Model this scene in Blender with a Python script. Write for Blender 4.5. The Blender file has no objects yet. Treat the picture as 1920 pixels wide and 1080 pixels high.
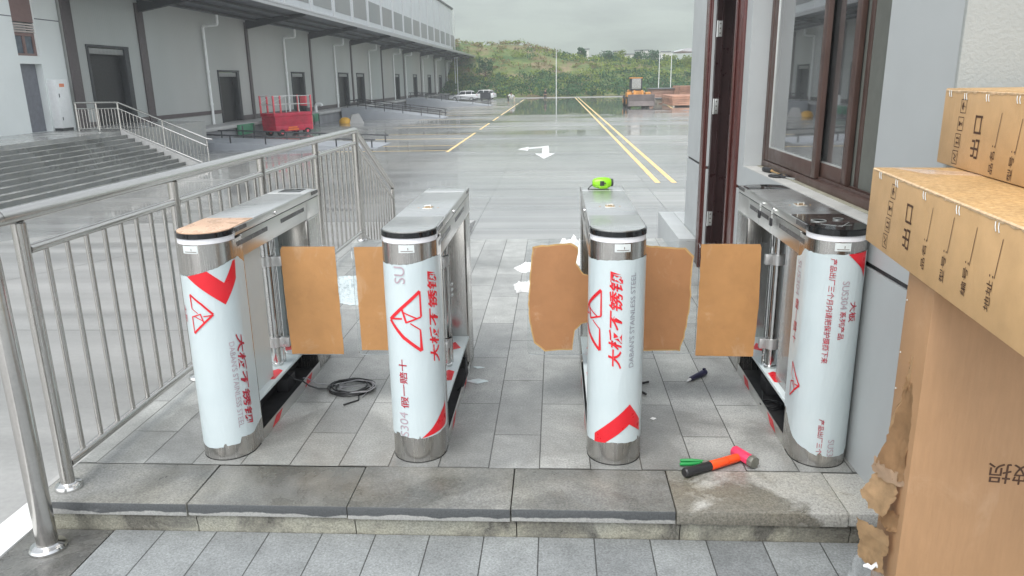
import bpy, bmesh, math, random
import numpy as np
from mathutils import Vector, Matrix, noise

# ------------------------------------------------------------------ scene, camera, light
S = bpy.context.scene
C = S.collection
R = math.radians
rng = random.Random(7)

EYE = 1.56                      # eye height above the tiled platform (z = 0)
PITCH, YAW, ROLL = 0.27066, 0.060677, -0.01724
cam_d = bpy.data.cameras.new('camera')
cam_d.sensor_width = 36.0
cam_d.lens = 1414.84 / 1920 * 36
cam_d.clip_start, cam_d.clip_end = 0.05, 6000
cam = bpy.data.objects.new('camera', cam_d)
C.objects.link(cam)
fw = Vector((-math.sin(YAW) * math.cos(PITCH), math.cos(YAW) * math.cos(PITCH), -math.sin(PITCH)))
rt = Vector((math.cos(YAW), math.sin(YAW), 0))
up = rt.cross(fw)
rt2 = math.cos(ROLL) * rt + math.sin(ROLL) * up
up2 = -math.sin(ROLL) * rt + math.cos(ROLL) * up
m4 = Matrix.Identity(4)
for i in range(3):
    m4[i][0], m4[i][1], m4[i][2] = rt2[i], up2[i], -fw[i]
m4.translation = Vector((0, 0, EYE))
cam.matrix_world = m4
S.camera = cam

SUN_EL, SUN_AZ = R(62), R(-155)
W = bpy.data.worlds.new("World")
S.world = W
W.use_nodes = True
nt = W.node_tree
sky = nt.nodes.new('ShaderNodeTexSky')
sky.sky_type = 'NISHITA'
sky.sun_disc = False
sky.sun_elevation = SUN_EL
sky.sun_rotation = SUN_AZ
sky.air_density, sky.dust_density, sky.ozone_density = 1.0, 1.5, 1.0
hs = nt.nodes.new('ShaderNodeHueSaturation')
hs.inputs['Saturation'].default_value = 0.22
nt.links.new(sky.outputs[0], hs.inputs['Color'])
bg = nt.nodes['Background']
bg.inputs['Strength'].default_value = 0.15
nt.links.new(hs.outputs[0], bg.inputs['Color'])

sun_d = bpy.data.lights.new('sun', 'SUN')
sun_d.energy = 1.0
sun_d.angle = R(35)
sun_d.color = (1.0, 0.97, 0.92)
sun = bpy.data.objects.new('sun', sun_d)
C.objects.link(sun)
sun.rotation_euler = (R(90) - SUN_EL, 0, math.pi - SUN_AZ)
sun.location = (0, 0, 30)

S.view_settings.view_transform = 'Standard'
S.view_settings.look = 'None'
S.view_settings.exposure = 1.4
S.view_settings.gamma = 1.0
S.cycles.max_bounces = 8
S.cycles.transparent_max_bounces = 16
S.cycles.volume_bounces = 3
S.cycles.volume_step_rate = 4
S.cycles.use_denoising = True

LOT = -1.95        # level of the concrete yard
LOW = -0.135       # level of the lower paving in front of the step

# ------------------------------------------------------------------ materials
def srgb(h):
    h = h.lstrip('#')
    v = [int(h[i:i + 2], 16) / 255 for i in (0, 2, 4)]
    return tuple(x / 12.92 if x <= 0.04045 else ((x + 0.055) / 1.055) ** 2.4 for x in v)

class NT:
    def __init__(s, name):
        s.m = bpy.data.materials.new(name)
        s.m.use_nodes = True
        s.t = s.m.node_tree
        s.b = s.t.nodes['Principled BSDF']
    def n(s, typ, **kw):
        x = s.t.nodes.new(typ)
        for k, v in kw.items():
            setattr(x, k, v)
        return x
    def l(s, a, b):
        s.t.links.new(a, b)
    def coord(s, scale=(1, 1, 1), rot=(0, 0, 0), gen='Object', loc=(0, 0, 0)):
        tc = s.n('ShaderNodeTexCoord')
        mp = s.n('ShaderNodeMapping')
        mp.inputs['Scale'].default_value = scale
        mp.inputs['Rotation'].default_value = rot
        mp.inputs['Location'].default_value = loc
        s.l(tc.outputs[gen], mp.inputs['Vector'])
        return mp.outputs[0]
    def noise(s, vec, scale, detail=4, rough=0.55, dist=0.0):
        x = s.n('ShaderNodeTexNoise')
        x.inputs['Scale'].default_value = scale
        x.inputs['Detail'].default_value = detail
        x.inputs['Roughness'].default_value = rough
        x.inputs['Distortion'].default_value = dist
        s.l(vec, x.inputs['Vector'])
        return x.outputs['Fac']
    def ramp(s, fac, stops):
        x = s.n('ShaderNodeValToRGB')
        e = x.color_ramp.elements
        while len(e) < len(stops):
            e.new(0.5)
        for k, (p, c) in enumerate(stops):
            e[k].position = p
            e[k].color = (*c, 1) if hasattr(c, '__len__') else (c, c, c, 1)
        s.l(fac, x.inputs['Fac'])
        return x.outputs['Color']
    def mix(s, fac, a, b, mode='MIX'):
        x = s.n('ShaderNodeMix', data_type='RGBA', blend_type=mode)
        for sock, v in ((x.inputs[0], fac), (x.inputs[6], a), (x.inputs[7], b)):
            if hasattr(v, 'is_linked') or isinstance(v, bpy.types.NodeSocket):
                s.l(v, sock)
            else:
                sock.default_value = (*v, 1) if hasattr(v, '__len__') else v
        return x.outputs[2]
    def math(s, op, a, b=0.0):
        x = s.n('ShaderNodeMath', operation=op)
        for sock, v in ((x.inputs[0], a), (x.inputs[1], b)):
            if isinstance(v, bpy.types.NodeSocket):
                s.l(v, sock)
            else:
                sock.default_value = v
        return x.outputs[0]
    def bump(s, h, strength=0.3, dist=0.01):
        x = s.n('ShaderNodeBump')
        x.inputs['Strength'].default_value = strength
        x.inputs['Distance'].default_value = dist
        s.l(h, x.inputs['Height'])
        s.l(x.outputs[0], s.b.inputs['Normal'])
        return x
    def set(s, **kw):
        for k, v in kw.items():
            sock = s.b.inputs[k.replace('_', ' ')]
            if isinstance(v, bpy.types.NodeSocket):
                s.l(v, sock)
            else:
                sock.default_value = (*v, 1) if (hasattr(v, '__len__') and len(v) == 3 and sock.type == 'RGBA') else v
        return s

def M(name, col, rough=0.5, metal=0.0, var=0.12, nscale=6.0, bump=0.0, bscale=60.0, bdist=0.004, rvar=0.1, stretch=(1, 1, 1)):
    """a plain surface with mottled colour and roughness"""
    t = NT(name)
    v = t.coord(stretch)
    f = t.noise(v, nscale, 5)
    lo = tuple(c * (1 - var) for c in col)
    hi = tuple(min(1, c * (1 + var)) for c in col)
    t.set(Base_Color=t.ramp(f, [(0.3, lo), (0.7, hi)]), Metallic=metal)
    f2 = t.noise(v, nscale * 2.3, 3)
    t.set(Roughness=t.ramp(f2, [(0.3, max(0.02, rough - rvar)), (0.7, min(1, rough + rvar))]))
    if bump:
        t.bump(t.noise(v, bscale, 3), bump, bdist)
    return t.m

def steel(name, base, rough, stretch, streak=0.86, bmp=0.06):
    t = NT(name)
    v = t.coord(stretch)
    f = t.noise(v, 3.0, 6, 0.7)
    t.set(Base_Color=t.ramp(f, [(0.3, tuple(c * streak for c in base)), (0.7, base)]), Metallic=1.0)
    sm = t.noise(t.coord((1, 1, 1)), 5.0, 3)
    r = t.math('ADD', t.ramp(f, [(0.3, rough * 0.8), (0.7, rough * 1.25)]), t.math('MULTIPLY', t.math('SUBTRACT', sm, 0.5), 0.12))
    t.set(Roughness=r)
    t.bump(f, bmp, 0.002)
    return t.m

m = {}
m['steel'] = steel('brushed_steel', (0.56, 0.545, 0.52), 0.24, (90, 90, 2))
m['steel_h'] = steel('brushed_steel_plate', (0.70, 0.70, 0.68), 0.30, (2, 60, 60), 0.94, 0.012)
m['steel_l'] = steel('brushed_steel_long', (0.72, 0.715, 0.69), 0.34, (60, 2, 60), 0.94, 0.012)
m['rail'] = steel('rail_steel', (0.60, 0.585, 0.56), 0.2, (30, 2, 30))
m['chrome'] = M('chrome', (0.62, 0.62, 0.61), 0.16, 1.0, 0.05)
m['alu'] = M('clear_plastic_clamp', (0.55, 0.55, 0.54), 0.35, 0.6, 0.08)
m['black_gloss'] = M('black_glass', (0.012, 0.013, 0.014), 0.08, 0.0, 0.1, rvar=0.03)
m['black'] = M('black_plastic', (0.02, 0.02, 0.022), 0.42)
m['slot'] = M('smoked_sensor_window', (0.045, 0.04, 0.038), 0.3)
m['inside'] = M('dark_inside', (0.03, 0.03, 0.032), 0.6)
m['diffuser'] = M('milky_diffuser', (0.78, 0.78, 0.80), 0.3, 0, 0.02)
m['sticker'] = M('sticker_paper', (0.62, 0.66, 0.65), 0.4, 0, 0.04)
m['red_print'] = M('red_print', srgb('#d3202c'), 0.35, 0, 0.05, 12)
m['dark_red_print'] = M('dark_red_print', srgb('#a8283a'), 0.4, 0, 0.25, 40)
m['grey_print'] = M('grey_print', srgb('#8d8f97'), 0.4, 0, 0.1, 30)
m['mauve_print'] = M('mauve_print', srgb('#a9979f'), 0.4, 0, 0.15, 30)
m['ink'] = M('box_ink', srgb('#4a2f1c'), 0.6, 0, 0.25, 40)
m['rubber'] = M('rubber', (0.018, 0.018, 0.018), 0.6)
m['cable'] = M('cable_sheath', (0.02, 0.021, 0.022), 0.4)
m['grey_cable'] = M('grey_cable_sheath', (0.26, 0.26, 0.27), 0.45)
m['zinc'] = M('zinc_plate', (0.62, 0.64, 0.62), 0.4, 0.7)
m['white_paint'] = M('white_paint', (0.74, 0.76, 0.76), 0.4, 0, 0.04)
m['yellow_line'] = M('yellow_line_paint', srgb('#e4c688'), 0.45, 0, 0.2, 2.0)
m['white_line'] = M('white_line_paint', (0.72, 0.74, 0.73), 0.4, 0, 0.12, 2.0)
m['kerb_white'] = M('white_kerb_paint', (0.72, 0.73, 0.72), 0.5, 0, 0.1, 7)

def film_mat():
    t = NT('white_protective_film')
    v = t.coord()
    f = t.noise(v, 5.0, 4)
    t.set(Base_Color=t.ramp(f, [(0.3, (0.50, 0.575, 0.59)), (0.7, (0.545, 0.615, 0.625))]), Roughness=0.3)
    w = t.noise(t.coord((9, 9, 2.2)), 1.5, 5, 0.6, 0.8)
    t.bump(w, 0.30, 0.012)
    return t.m
m['film'] = film_mat()

def tile_mat(name, base, offx, row, length, wet=0.5, rough=0.42, near=0.0):
    """stone slabs laid in columns along Y, running bond, with speckle and damp patches"""
    t = NT(name)
    tc = t.n('ShaderNodeTexCoord')
    sp = t.n('ShaderNodeSeparateXYZ')
    t.l(tc.outputs['Object'], sp.inputs[0])
    cb = t.n('ShaderNodeCombineXYZ')
    t.l(t.math('ADD', sp.outputs['Y'], 60.0 + 0.24), cb.inputs['X'])
    t.l(t.math('ADD', sp.outputs['X'], row * 100 - offx), cb.inputs['Y'])
    br = t.n('ShaderNodeTexBrick')
    br.offset, br.offset_frequency = 0.47, 2
    br.inputs['Scale'].default_value = 1.0
    br.inputs['Mortar Size'].default_value = 0.0028
    br.inputs['Mortar Smooth'].default_value = 0.3
    br.inputs['Brick Width'].default_value = length
    br.inputs['Row Height'].default_value = row
    br.inputs['Color1'].default_value = (0.78, 0.78, 0.78, 1)
    br.inputs['Color2'].default_value = (1.12, 1.12, 1.10, 1)
    br.inputs['Mortar'].default_value = (0.24, 0.235, 0.225, 1)
    t.l(cb.outputs[0], br.inputs['Vector'])
    v = t.coord()
    speck = t.noise(v, 120.0, 3, 0.8)
    big = t.noise(v, 2.1, 5, 0.6, 0.4)
    mid = t.noise(v, 9.0, 5, 0.65)
    c = t.mix(1.0, base, br.outputs['Color'], 'MULTIPLY')
    c = t.mix(1.0, c, t.ramp(speck, [(0.28, 0.58), (0.5, 1.0), (0.72, 1.42)]), 'MULTIPLY')
    c = t.mix(1.0, c, t.ramp(mid, [(0.3, 0.80), (0.65, 1.10)]), 'MULTIPLY')
    # rain blown in over the open edge leaves more damp patches near the step
    bias = t.math('MULTIPLY', t.math('MAXIMUM', t.math('SUBTRACT', 4.0, sp.outputs['Y']), 0.0), near)
    damp = t.ramp(t.math('ADD', t.math('MULTIPLY', t.math('ADD', big, t.math('MULTIPLY', t.math('SUBTRACT', mid, 0.5), 0.35)), 1.0), bias), [(0.52, 0.0), (0.66, 1.0)])
    dampf = t.math('MULTIPLY', damp, wet)
    c = t.mix(dampf, c, t.mix(1.0, c, (0.52, 0.52, 0.51), 'MULTIPLY'))
    t.set(Base_Color=c)
    t.set(Roughness=t.math('SUBTRACT', rough + 0.12, t.math('MULTIPLY', dampf, 0.3)))
    h = t.math('ADD', t.math('MULTIPLY', br.outputs['Fac'], -1.0), t.math('MULTIPLY', speck, 0.16))
    t.bump(h, 0.5, 0.004)
    return t.m

m['tile'] = tile_mat('platform_slabs', (0.355, 0.365, 0.357), -0.07, 0.2115, 0.64, 0.78, 0.40, 0.16)
m['tile_low'] = tile_mat('lower_slabs', (0.225, 0.24, 0.245), -0.0676, 0.2105, 3.4, 0.3, 0.42, 0.0)

def granite(name, base, wetcol, lo, hi, seed=0.0, rough=(0.55, 0.25), scale=1.6, stain=None):
    t = NT(name)
    v = t.coord(loc=(seed, seed * 0.7, 0))
    speck = t.noise(v, 115.0, 3, 0.85)
    big = t.noise(v, scale, 6, 0.62, 0.6)
    if stain:                                   # a spill that spreads from one side of the slab
        sp = t.n('ShaderNodeSeparateXYZ')
        tc = t.n('ShaderNodeTexCoord')
        t.l(tc.outputs['Object'], sp.inputs[0])
        big = t.math('ADD', big, t.math('MULTIPLY', t.math('SUBTRACT', stain[0], sp.outputs['X']), stain[1]))
    f = t.ramp(big, [(lo, 0.0), (hi, 1.0)])
    c = t.mix(f, base, wetcol)
    warm = t.noise(v, 4.0, 4)
    c = t.mix(1.0, c, t.ramp(warm, [(0.3, (0.9, 0.92, 0.95)), (0.7, (1.07, 1.055, 1.0))]), 'MULTIPLY')
    c = t.mix(1.0, c, t.ramp(speck, [(0.28, 0.5), (0.5, 1.0), (0.72, 1.5)]), 'MULTIPLY')
    t.set(Base_Color=c, Roughness=t.ramp(f, [(0, rough[0]), (1, rough[1])]))
    t.bump(speck, 0.25, 0.003)
    return t.m
m['slab_wet'] = granite('wet_kerb_slab', (0.235, 0.236, 0.222), (0.105, 0.105, 0.095), 0.38, 0.60, 3.0)
m['slab_light'] = granite('dry_kerb_slab', (0.37, 0.365, 0.34), (0.165, 0.155, 0.13), 0.45, 0.56, 11.0, scale=3.2, stain=(0.80, 0.42))
m['slab_dark'] = granite('dark_corner_slab', (0.17, 0.172, 0.168), (0.07, 0.07, 0.068), 0.35, 0.6, 6.0, (0.4, 0.15))
m['riser'] = granite('granite_riser', (0.34, 0.33, 0.27), (0.13, 0.125, 0.11), 0.46, 0.62, 5.0, scale=4.0)

def slab_edge():
    """front edge of the kerb: dark and wet above, pale lime crust below with a ragged line"""
    t = NT('kerb_slab_edge')
    v = t.coord()
    sp = t.n('ShaderNodeSeparateXYZ')
    tc = t.n('ShaderNodeTexCoord')
    t.l(tc.outputs['Object'], sp.inputs[0])
    n = t.noise(t.coord((1, 0.0, 0.0)), 2.7, 5, 0.6)
    lvl = t.math('ADD', sp.outputs['Z'], t.math('MULTIPLY', t.math('SUBTRACT', n, 0.5), 0.085))
    f = t.ramp(t.math('ADD', t.math('MULTIPLY', lvl, 10.0), 0.5), [(0.13, 1.0), (0.17, 0.0)])
    sk = t.noise(v, 150, 2, 0.8)
    c = t.mix(f, (0.075, 0.08, 0.083), (0.34, 0.34, 0.325))
    c = t.mix(1.0, c, t.ramp(sk, [(0.3, 0.75), (0.7, 1.2)]), 'MULTIPLY')
    t.set(Base_Color=c, Roughness=t.ramp(f, [(0, 0.3), (1, 0.7)]))
    return t.m
m['slab_edge'] = slab_edge()

def yard_mat(name, base, wet=1.0, groove=False):
    """rain-wet brushed concrete: long streaks of damp across the yard, standing film of water"""
    t = NT(name)
    v = t.coord()
    st = t.noise(t.coord((0.035, 1.0, 1.0)), 1.3, 6, 0.62)
    st2 = t.noise(t.coord((0.10, 0.45, 1.0)), 0.5, 5, 0.6, 0.5)
    patch = t.noise(v, 0.12, 4, 0.6)
    fine = t.noise(v, 40, 3)
    c = t.mix(1.0, base, t.ramp(st, [(0.3, 0.72), (0.7, 1.18)]), 'MULTIPLY')
    c = t.mix(1.0, c, t.ramp(patch, [(0.34, (0.74, 0.75, 0.75)), (0.62, (1.08, 1.07, 1.04))]), 'MULTIPLY')
    c = t.mix(1.0, c, t.ramp(fine, [(0.3, 0.92), (0.7, 1.08)]), 'MULTIPLY')
    # slab joints
    br = t.n('ShaderNodeTexBrick')
    br.offset = 0.0
    br.inputs['Scale'].default_value = 1.0
    br.inputs['Mortar Size'].default_value = 0.02
    br.inputs['Brick Width'].default_value = 5.0
    br.inputs['Row Height'].default_value = 6.0
    br.inputs['Color1'].default_value = (1, 1, 1, 1)
    br.inputs['Color2'].default_value = (0.93, 0.93, 0.94, 1)
    br.inputs['Mortar'].default_value = (0.6, 0.6, 0.6, 1)
    t.l(t.coord((1, 1, 1), loc=(202, 300, 0)), br.inputs['Vector'])
    c = t.mix(1.0, c, br.outputs['Color'], 'MULTIPLY')
    t.set(Base_Color=c)
    t.set(Roughness=t.ramp(st2, [(0.36, 0.05 if wet > 0.8 else 0.3), (0.62, 0.26 if wet > 0.8 else 0.5)]))
    t.set(Specular_IOR_Level=0.6)
    h = t.math('ADD', t.math('MULTIPLY', st, 0.6), t.math('MULTIPLY', fine, 0.12))
    t.bump(h, 0.10, 0.01)
    return t.m
m['yard'] = yard_mat('wet_yard_concrete', (0.30, 0.305, 0.30))
m['road'] = yard_mat('side_road_concrete', (0.33, 0.33, 0.325), 0.5)

m['paint_wall'] = M('smooth_wall_paint', (0.40, 0.42, 0.42), 0.55, 0, 0.05, 2.0, 0.05, 40, rvar=0.08)
m['room_wall'] = M('room_wall_paint', (0.36, 0.37, 0.34), 0.7, 0, 0.05, 2.0)
m['stucco'] = M('stucco_wall', (0.315, 0.33, 0.315), 0.7, 0, 0.04, 3.0, 0.32, 85, 0.008)
m['groove'] = M('groove_strip', (0.03, 0.03, 0.032), 0.6)
m['sill'] = M('sill_render', (0.42, 0.42, 0.40), 0.6, 0, 0.15, 6)
m['sill_stain'] = M('sill_grimy_strip', (0.27, 0.26, 0.20), 0.6, 0, 0.25, 9)
m['brown_alu'] = M('brown_window_frame', (0.085, 0.052, 0.043), 0.38, 0.15, 0.15, 5)
m['red_brown'] = M('red_brown_door_frame', (0.080, 0.022, 0.018), 0.32, 0.0, 0.25, 4, stretch=(6, 6, 0.6))
m['dark_brown'] = M('dark_door_recess', (0.028, 0.014, 0.014), 0.35, 0, 0.2)

def glass_mat(name, tint, gloss, base_refl=0.06, rough=0.02, dirt=0.0):
    t = NT(name)
    t.t.nodes.remove(t.b)
    out = t.t.nodes['Material Output']
    tr = t.n('ShaderNodeBsdfTransparent')
    tr.inputs[0].default_value = (*tint, 1)
    gl = t.n('ShaderNodeBsdfGlossy')
    gl.inputs['Color'].default_value = (gloss, gloss, gloss, 1)
    gl.inputs['Roughness'].default_value = rough
    fr = t.n('ShaderNodeFresnel')
    fr.inputs['IOR'].default_value = 1.5
    mx = t.n('ShaderNodeMixShader')
    t.l(t.math('ADD', fr.outputs[0], base_refl), mx.inputs[0])
    t.l(tr.outputs[0], mx.inputs[1])
    t.l(gl.outputs[0], mx.inputs[2])
    last = mx.outputs[0]
    if dirt:
        df = t.n('ShaderNodeBsdfDiffuse')
        df.inputs[0].default_value = (0.6, 0.62, 0.62, 1)
        m2 = t.n('ShaderNodeMixShader')
        n = t.noise(t.coord((1, 1, 0.6)), 3.0, 6, 0.7)
        t.l(t.math('MULTIPLY', t.ramp(n, [(0.4, 0.2), (0.75, 1.0)]), dirt), m2.inputs[0])
        t.l(last, m2.inputs[1])
        t.l(df.outputs[0], m2.inputs[2])
        last = m2.outputs[0]
    t.l(last, out.inputs['Surface'])
    return t.m
m['window_glass'] = glass_mat('window_glass', (0.62, 0.66, 0.66), 0.97, 0.34, 0.02, 0.10)
m['acrylic'] = glass_mat('clear_acrylic', (0.955, 0.965, 0.965), 0.9, 0.0, 0.03, 0.03)
m['acrylic_edge'] = M('acrylic_edge', (0.75, 0.78, 0.77), 0.2, 0, 0.03)
m['clear_film'] = glass_mat('clear_plastic_sheet', (0.90, 0.91, 0.91), 0.95, 0.10, 0.12, 0.45)

def kraft(name, col, strand=0.25, sc=(120, 14, 14), scuff=0.0):
    t = NT(name)
    v = t.coord()
    f = t.noise(t.coord(sc), 1.0, 4, 0.6)
    g = t.noise(v, 3.0, 5)
    c = t.mix(1.0, col, t.ramp(f, [(0.3, 1 - strand), (0.7, 1 + strand)]), 'MULTIPLY')
    c = t.mix(1.0, c, t.ramp(g, [(0.3, (0.92, 0.91, 0.88)), (0.7, (1.06, 1.06, 1.08))]), 'MULTIPLY')
    if scuff:
        sf = t.noise(t.coord((1, 1, 0.7), loc=(3.1, 0, 1.7)), 6.5, 6, 0.72, 0.6)
        c = t.mix(t.math('MULTIPLY', t.ramp(sf, [(0.56, 0.0), (0.74, 1.0)]), scuff), c, (0.62, 0.45, 0.30))
        c = t.mix(t.math('MULTIPLY', t.ramp(sf, [(0.28, 1.0), (0.42, 0.0)]), scuff * 0.6), c, (0.30, 0.14, 0.06))
    t.set(Base_Color=c, Roughness=0.55)
    cr = t.noise(v, 5.0, 5, 0.6, 1.2)
    t.bump(t.math('ADD', t.math('MULTIPLY', f, 0.25), cr), 0.25, 0.010)
    return t.m
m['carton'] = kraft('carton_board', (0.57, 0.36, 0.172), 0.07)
def worn_carton():
    t = NT('worn_carton_top')
    v = t.coord()
    f = t.noise(v, 75, 5, 0.7)
    g = t.noise(v, 9, 5, 0.6)
    c = t.ramp(f, [(0.30, (0.30, 0.17, 0.07)), (0.50, (0.47, 0.29, 0.12)), (0.70, (0.60, 0.42, 0.22))])
    c = t.mix(1.0, c, t.ramp(g, [(0.3, 0.85), (0.7, 1.12)]), 'MULTIPLY')
    t.set(Base_Color=c, Roughness=0.5)
    t.bump(f, 0.3, 0.004)
    return t.m
m['carton_top'] = worn_carton()
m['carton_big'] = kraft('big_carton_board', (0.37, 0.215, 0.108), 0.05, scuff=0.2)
m['carton_torn'] = kraft('torn_carton_board', (0.53, 0.36, 0.20), 0.15, (30, 30, 30))
m['carton_fold'] = kraft('folded_carton_board', (0.43, 0.26, 0.13), 0.15, (20, 20, 20))
m['tape'] = M('packing_tape', (0.56, 0.40, 0.27), 0.2, 0, 0.15, 9, 0.2, 30)
m['wing_paper'] = kraft('orange_masking_paper', (0.475, 0.245, 0.092), 0.09, (8, 8, 8), 0.5)
m['wing_paper_dark'] = kraft('brown_masking_paper', (0.41, 0.198, 0.083), 0.08, (8, 8, 8), 0.5)
m['paper_rim'] = M('paper_torn_rim', (0.52, 0.33, 0.13), 0.6, 0, 0.15, 30)
m['paper_fibre'] = M('bare_paper_fibre', (0.60, 0.43, 0.26), 0.8, 0, 0.25, 60)
m['screen'] = M('grey_insect_screen', (0.115, 0.12, 0.105), 0.8, 0, 0.05)
m['peach'] = M('peach_plate', (0.66, 0.44, 0.30), 0.3, 0, 0.06, 8)  # plain peach colour for the front top plate of the railing-side gate

def corrugated(name, col, freq, strength=0.2):
    t = NT(name)
    w = t.n('ShaderNodeTexWave', wave_type='BANDS', bands_direction='Y')
    w.inputs['Scale'].default_value = freq
    w.inputs['Distortion'].default_value = 0.0
    t.l(t.coord(), w.inputs['Vector'])
    big = t.noise(t.coord((1, 0.25, 0.08)), 0.5, 5, 0.6)
    panel = t.noise(t.coord((0.001, 0.07, 0.001)), 1.0, 1)
    c = t.mix(1.0, col, t.ramp(big, [(0.3, 0.88), (0.7, 1.08)]), 'MULTIPLY')
    c = t.mix(1.0, c, t.ramp(panel, [(0.35, (0.92, 0.96, 0.96)), (0.65, (1.04, 1.0, 0.98))]), 'MULTIPLY')
    t.set(Base_Color=c, Roughness=0.45)
    t.bump(w.outputs['Fac'], strength, 0.03)
    return t.m
m['cladding'] = corrugated('grey_ribbed_cladding', (0.42, 0.435, 0.425), 2.0)
m['upper_panel'] = M('white_facade_panel', (0.62, 0.645, 0.655), 0.4, 0, 0.05, 0.4)
m['louvre'] = corrugated('grey_facade_window', (0.27, 0.275, 0.27), 1.0, 0.2)
m['mullion'] = M('white_mullion', (0.66, 0.67, 0.67), 0.4, 0, 0.03)
m['pilaster'] = M('dark_pilaster', (0.085, 0.07, 0.072), 0.5, 0, 0.1)
m['door_dark'] = M('dark_dock_door', (0.006, 0.006, 0.008), 0.5)
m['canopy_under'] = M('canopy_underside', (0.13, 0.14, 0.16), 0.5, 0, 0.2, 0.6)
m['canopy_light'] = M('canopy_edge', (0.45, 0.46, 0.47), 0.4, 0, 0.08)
m['beam'] = M('dark_steel_beam', (0.03, 0.033, 0.038), 0.5)
m['pvc'] = M('white_pvc', (0.80, 0.82, 0.81), 0.35, 0, 0.04)
m['annex'] = M('annex_wall_paint', (0.72, 0.76, 0.75), 0.6, 0, 0.04, 0.6)
m['annex_brown'] = M('brown_panel', (0.20, 0.125, 0.115), 0.5, 0, 0.06)
m['annex_door'] = M('grey_steel_door', (0.16, 0.165, 0.19), 0.45)
m['louvre_blade'] = M('louvre_blade', (0.55, 0.48, 0.45), 0.5)
m['dim_glass'] = M('dim_window_pane', (0.09, 0.11, 0.14), 0.1, 0, 0.3, 3)
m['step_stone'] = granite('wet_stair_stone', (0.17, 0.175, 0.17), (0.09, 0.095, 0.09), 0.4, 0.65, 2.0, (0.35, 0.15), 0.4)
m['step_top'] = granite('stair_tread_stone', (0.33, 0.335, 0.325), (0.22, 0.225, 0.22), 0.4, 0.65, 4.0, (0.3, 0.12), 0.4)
m['dock'] = M('dock_concrete', (0.40, 0.40, 0.39), 0.5, 0, 0.15, 0.8)
m['dock_dark'] = M('dock_front', (0.22, 0.225, 0.235), 0.6, 0, 0.2, 0.8)
m['ramp'] = M('ramp_render', (0.30, 0.32, 0.345), 0.5, 0, 0.1, 0.6)
m['green'] = M('green_bumper', srgb('#3a7d5e'), 0.5)
m['red_lift'] = M('red_machine_paint', srgb('#b82340'), 0.45, 0, 0.25, 1.5)
m['pink_lift'] = M('faded_red_paint', srgb('#e0626c'), 0.45, 0, 0.1, 2)
m['orange_lab'] = M('orange_label', srgb('#e0722e'), 0.5)
m['yellow'] = M('yellow_paint', srgb('#d9a637'), 0.45, 0, 0.15, 1.5)
m['loader_y'] = M('loader_paint', srgb('#c4863c'), 0.5, 0, 0.25, 1.2)
m['bucket'] = M('worn_bucket_steel', (0.125, 0.105, 0.10), 0.5, 0.2, 0.25, 1.5)
m['car_white'] = M('white_car_paint', (0.74, 0.76, 0.77), 0.15, 0, 0.02)
m['car_glass'] = M('dark_car_glass', (0.03, 0.035, 0.04), 0.08)
m['brick'] = M('orange_bricks', (0.46, 0.25, 0.17), 0.7, 0, 0.25, 0.9)
m['brick2'] = M('pink_bricks', (0.48, 0.30, 0.23), 0.7, 0, 0.2, 0.9)
m['plank'] = M('pale_planks', (0.50, 0.44, 0.36), 0.6, 0, 0.2, 1.0)
m['tarp'] = M('dark_sheet', (0.10, 0.11, 0.11), 0.5)
m['bark'] = M('bark', (0.10, 0.075, 0.055), 0.8, 0, 0.3, 8)
m['skin'] = M('skin', (0.42, 0.25, 0.18), 0.5)
m['hair'] = M('hair', (0.015, 0.012, 0.01), 0.5)
m['shirt_white'] = M('white_shirt', (0.78, 0.79, 0.80), 0.7)
m['cloth_dark'] = M('dark_cloth', (0.03, 0.032, 0.04), 0.8)
m['cloth_cream'] = M('cream_trousers', (0.62, 0.58, 0.46), 0.8)
m['lime'] = M('lime_plastic', srgb('#86c81f'), 0.3, 0, 0.05)
m['orange'] = M('orange_grip', srgb('#f0501c'), 0.38, 0, 0.06, 20)
m['pink'] = M('pink_hammer_head', srgb('#d93a5e'), 0.5, 0, 0.25, 40)
m['raw_steel'] = M('raw_hammer_steel', (0.22, 0.22, 0.19), 0.45, 0.5, 0.25, 30)
m['tool_green'] = M('green_grip', srgb('#1f8a45'), 0.4)
m['navy'] = M('navy_grip', (0.022, 0.022, 0.06), 0.35)
m['brass'] = M('brass', (0.55, 0.35, 0.16), 0.3, 0.9)
m['poly'] = M('white_plastic_bag', (0.78, 0.79, 0.79), 0.25, 0, 0.05, 10, 0.5, 25, 0.02)
m['house'] = M('far_house_wall', (0.72, 0.71, 0.66), 0.6)

def leaf_mat(name, dark, light, scale):
    t = NT(name)
    oi = t.n('ShaderNodeNewGeometry')
    n = t.noise(t.coord(), scale, 4, 0.6)
    c = t.ramp(t.math('ADD', t.math('MULTIPLY', n, 0.7), t.math('MULTIPLY', oi.outputs['Random Per Island'], 0.3)), [(0.3, dark), (0.68, light)])
    t.set(Base_Color=c, Roughness=0.6)
    t.set(Specular_IOR_Level=0.2)
    return t.m
m['leaf_dark'] = leaf_mat('dark_foliage', (0.016, 0.062, 0.026), (0.055, 0.155, 0.055), 0.35)
m['leaf_light'] = leaf_mat('light_foliage', (0.11, 0.18, 0.030), (0.25, 0.31, 0.055), 0.3)
m['leaf_dry'] = leaf_mat('dry_grass', (0.15, 0.13, 0.05), (0.30, 0.23, 0.11), 0.25)
m['leaf_far'] = leaf_mat('far_forest', (0.004, 0.012, 0.008), (0.26, 0.30, 0.24), 0.010)

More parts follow.
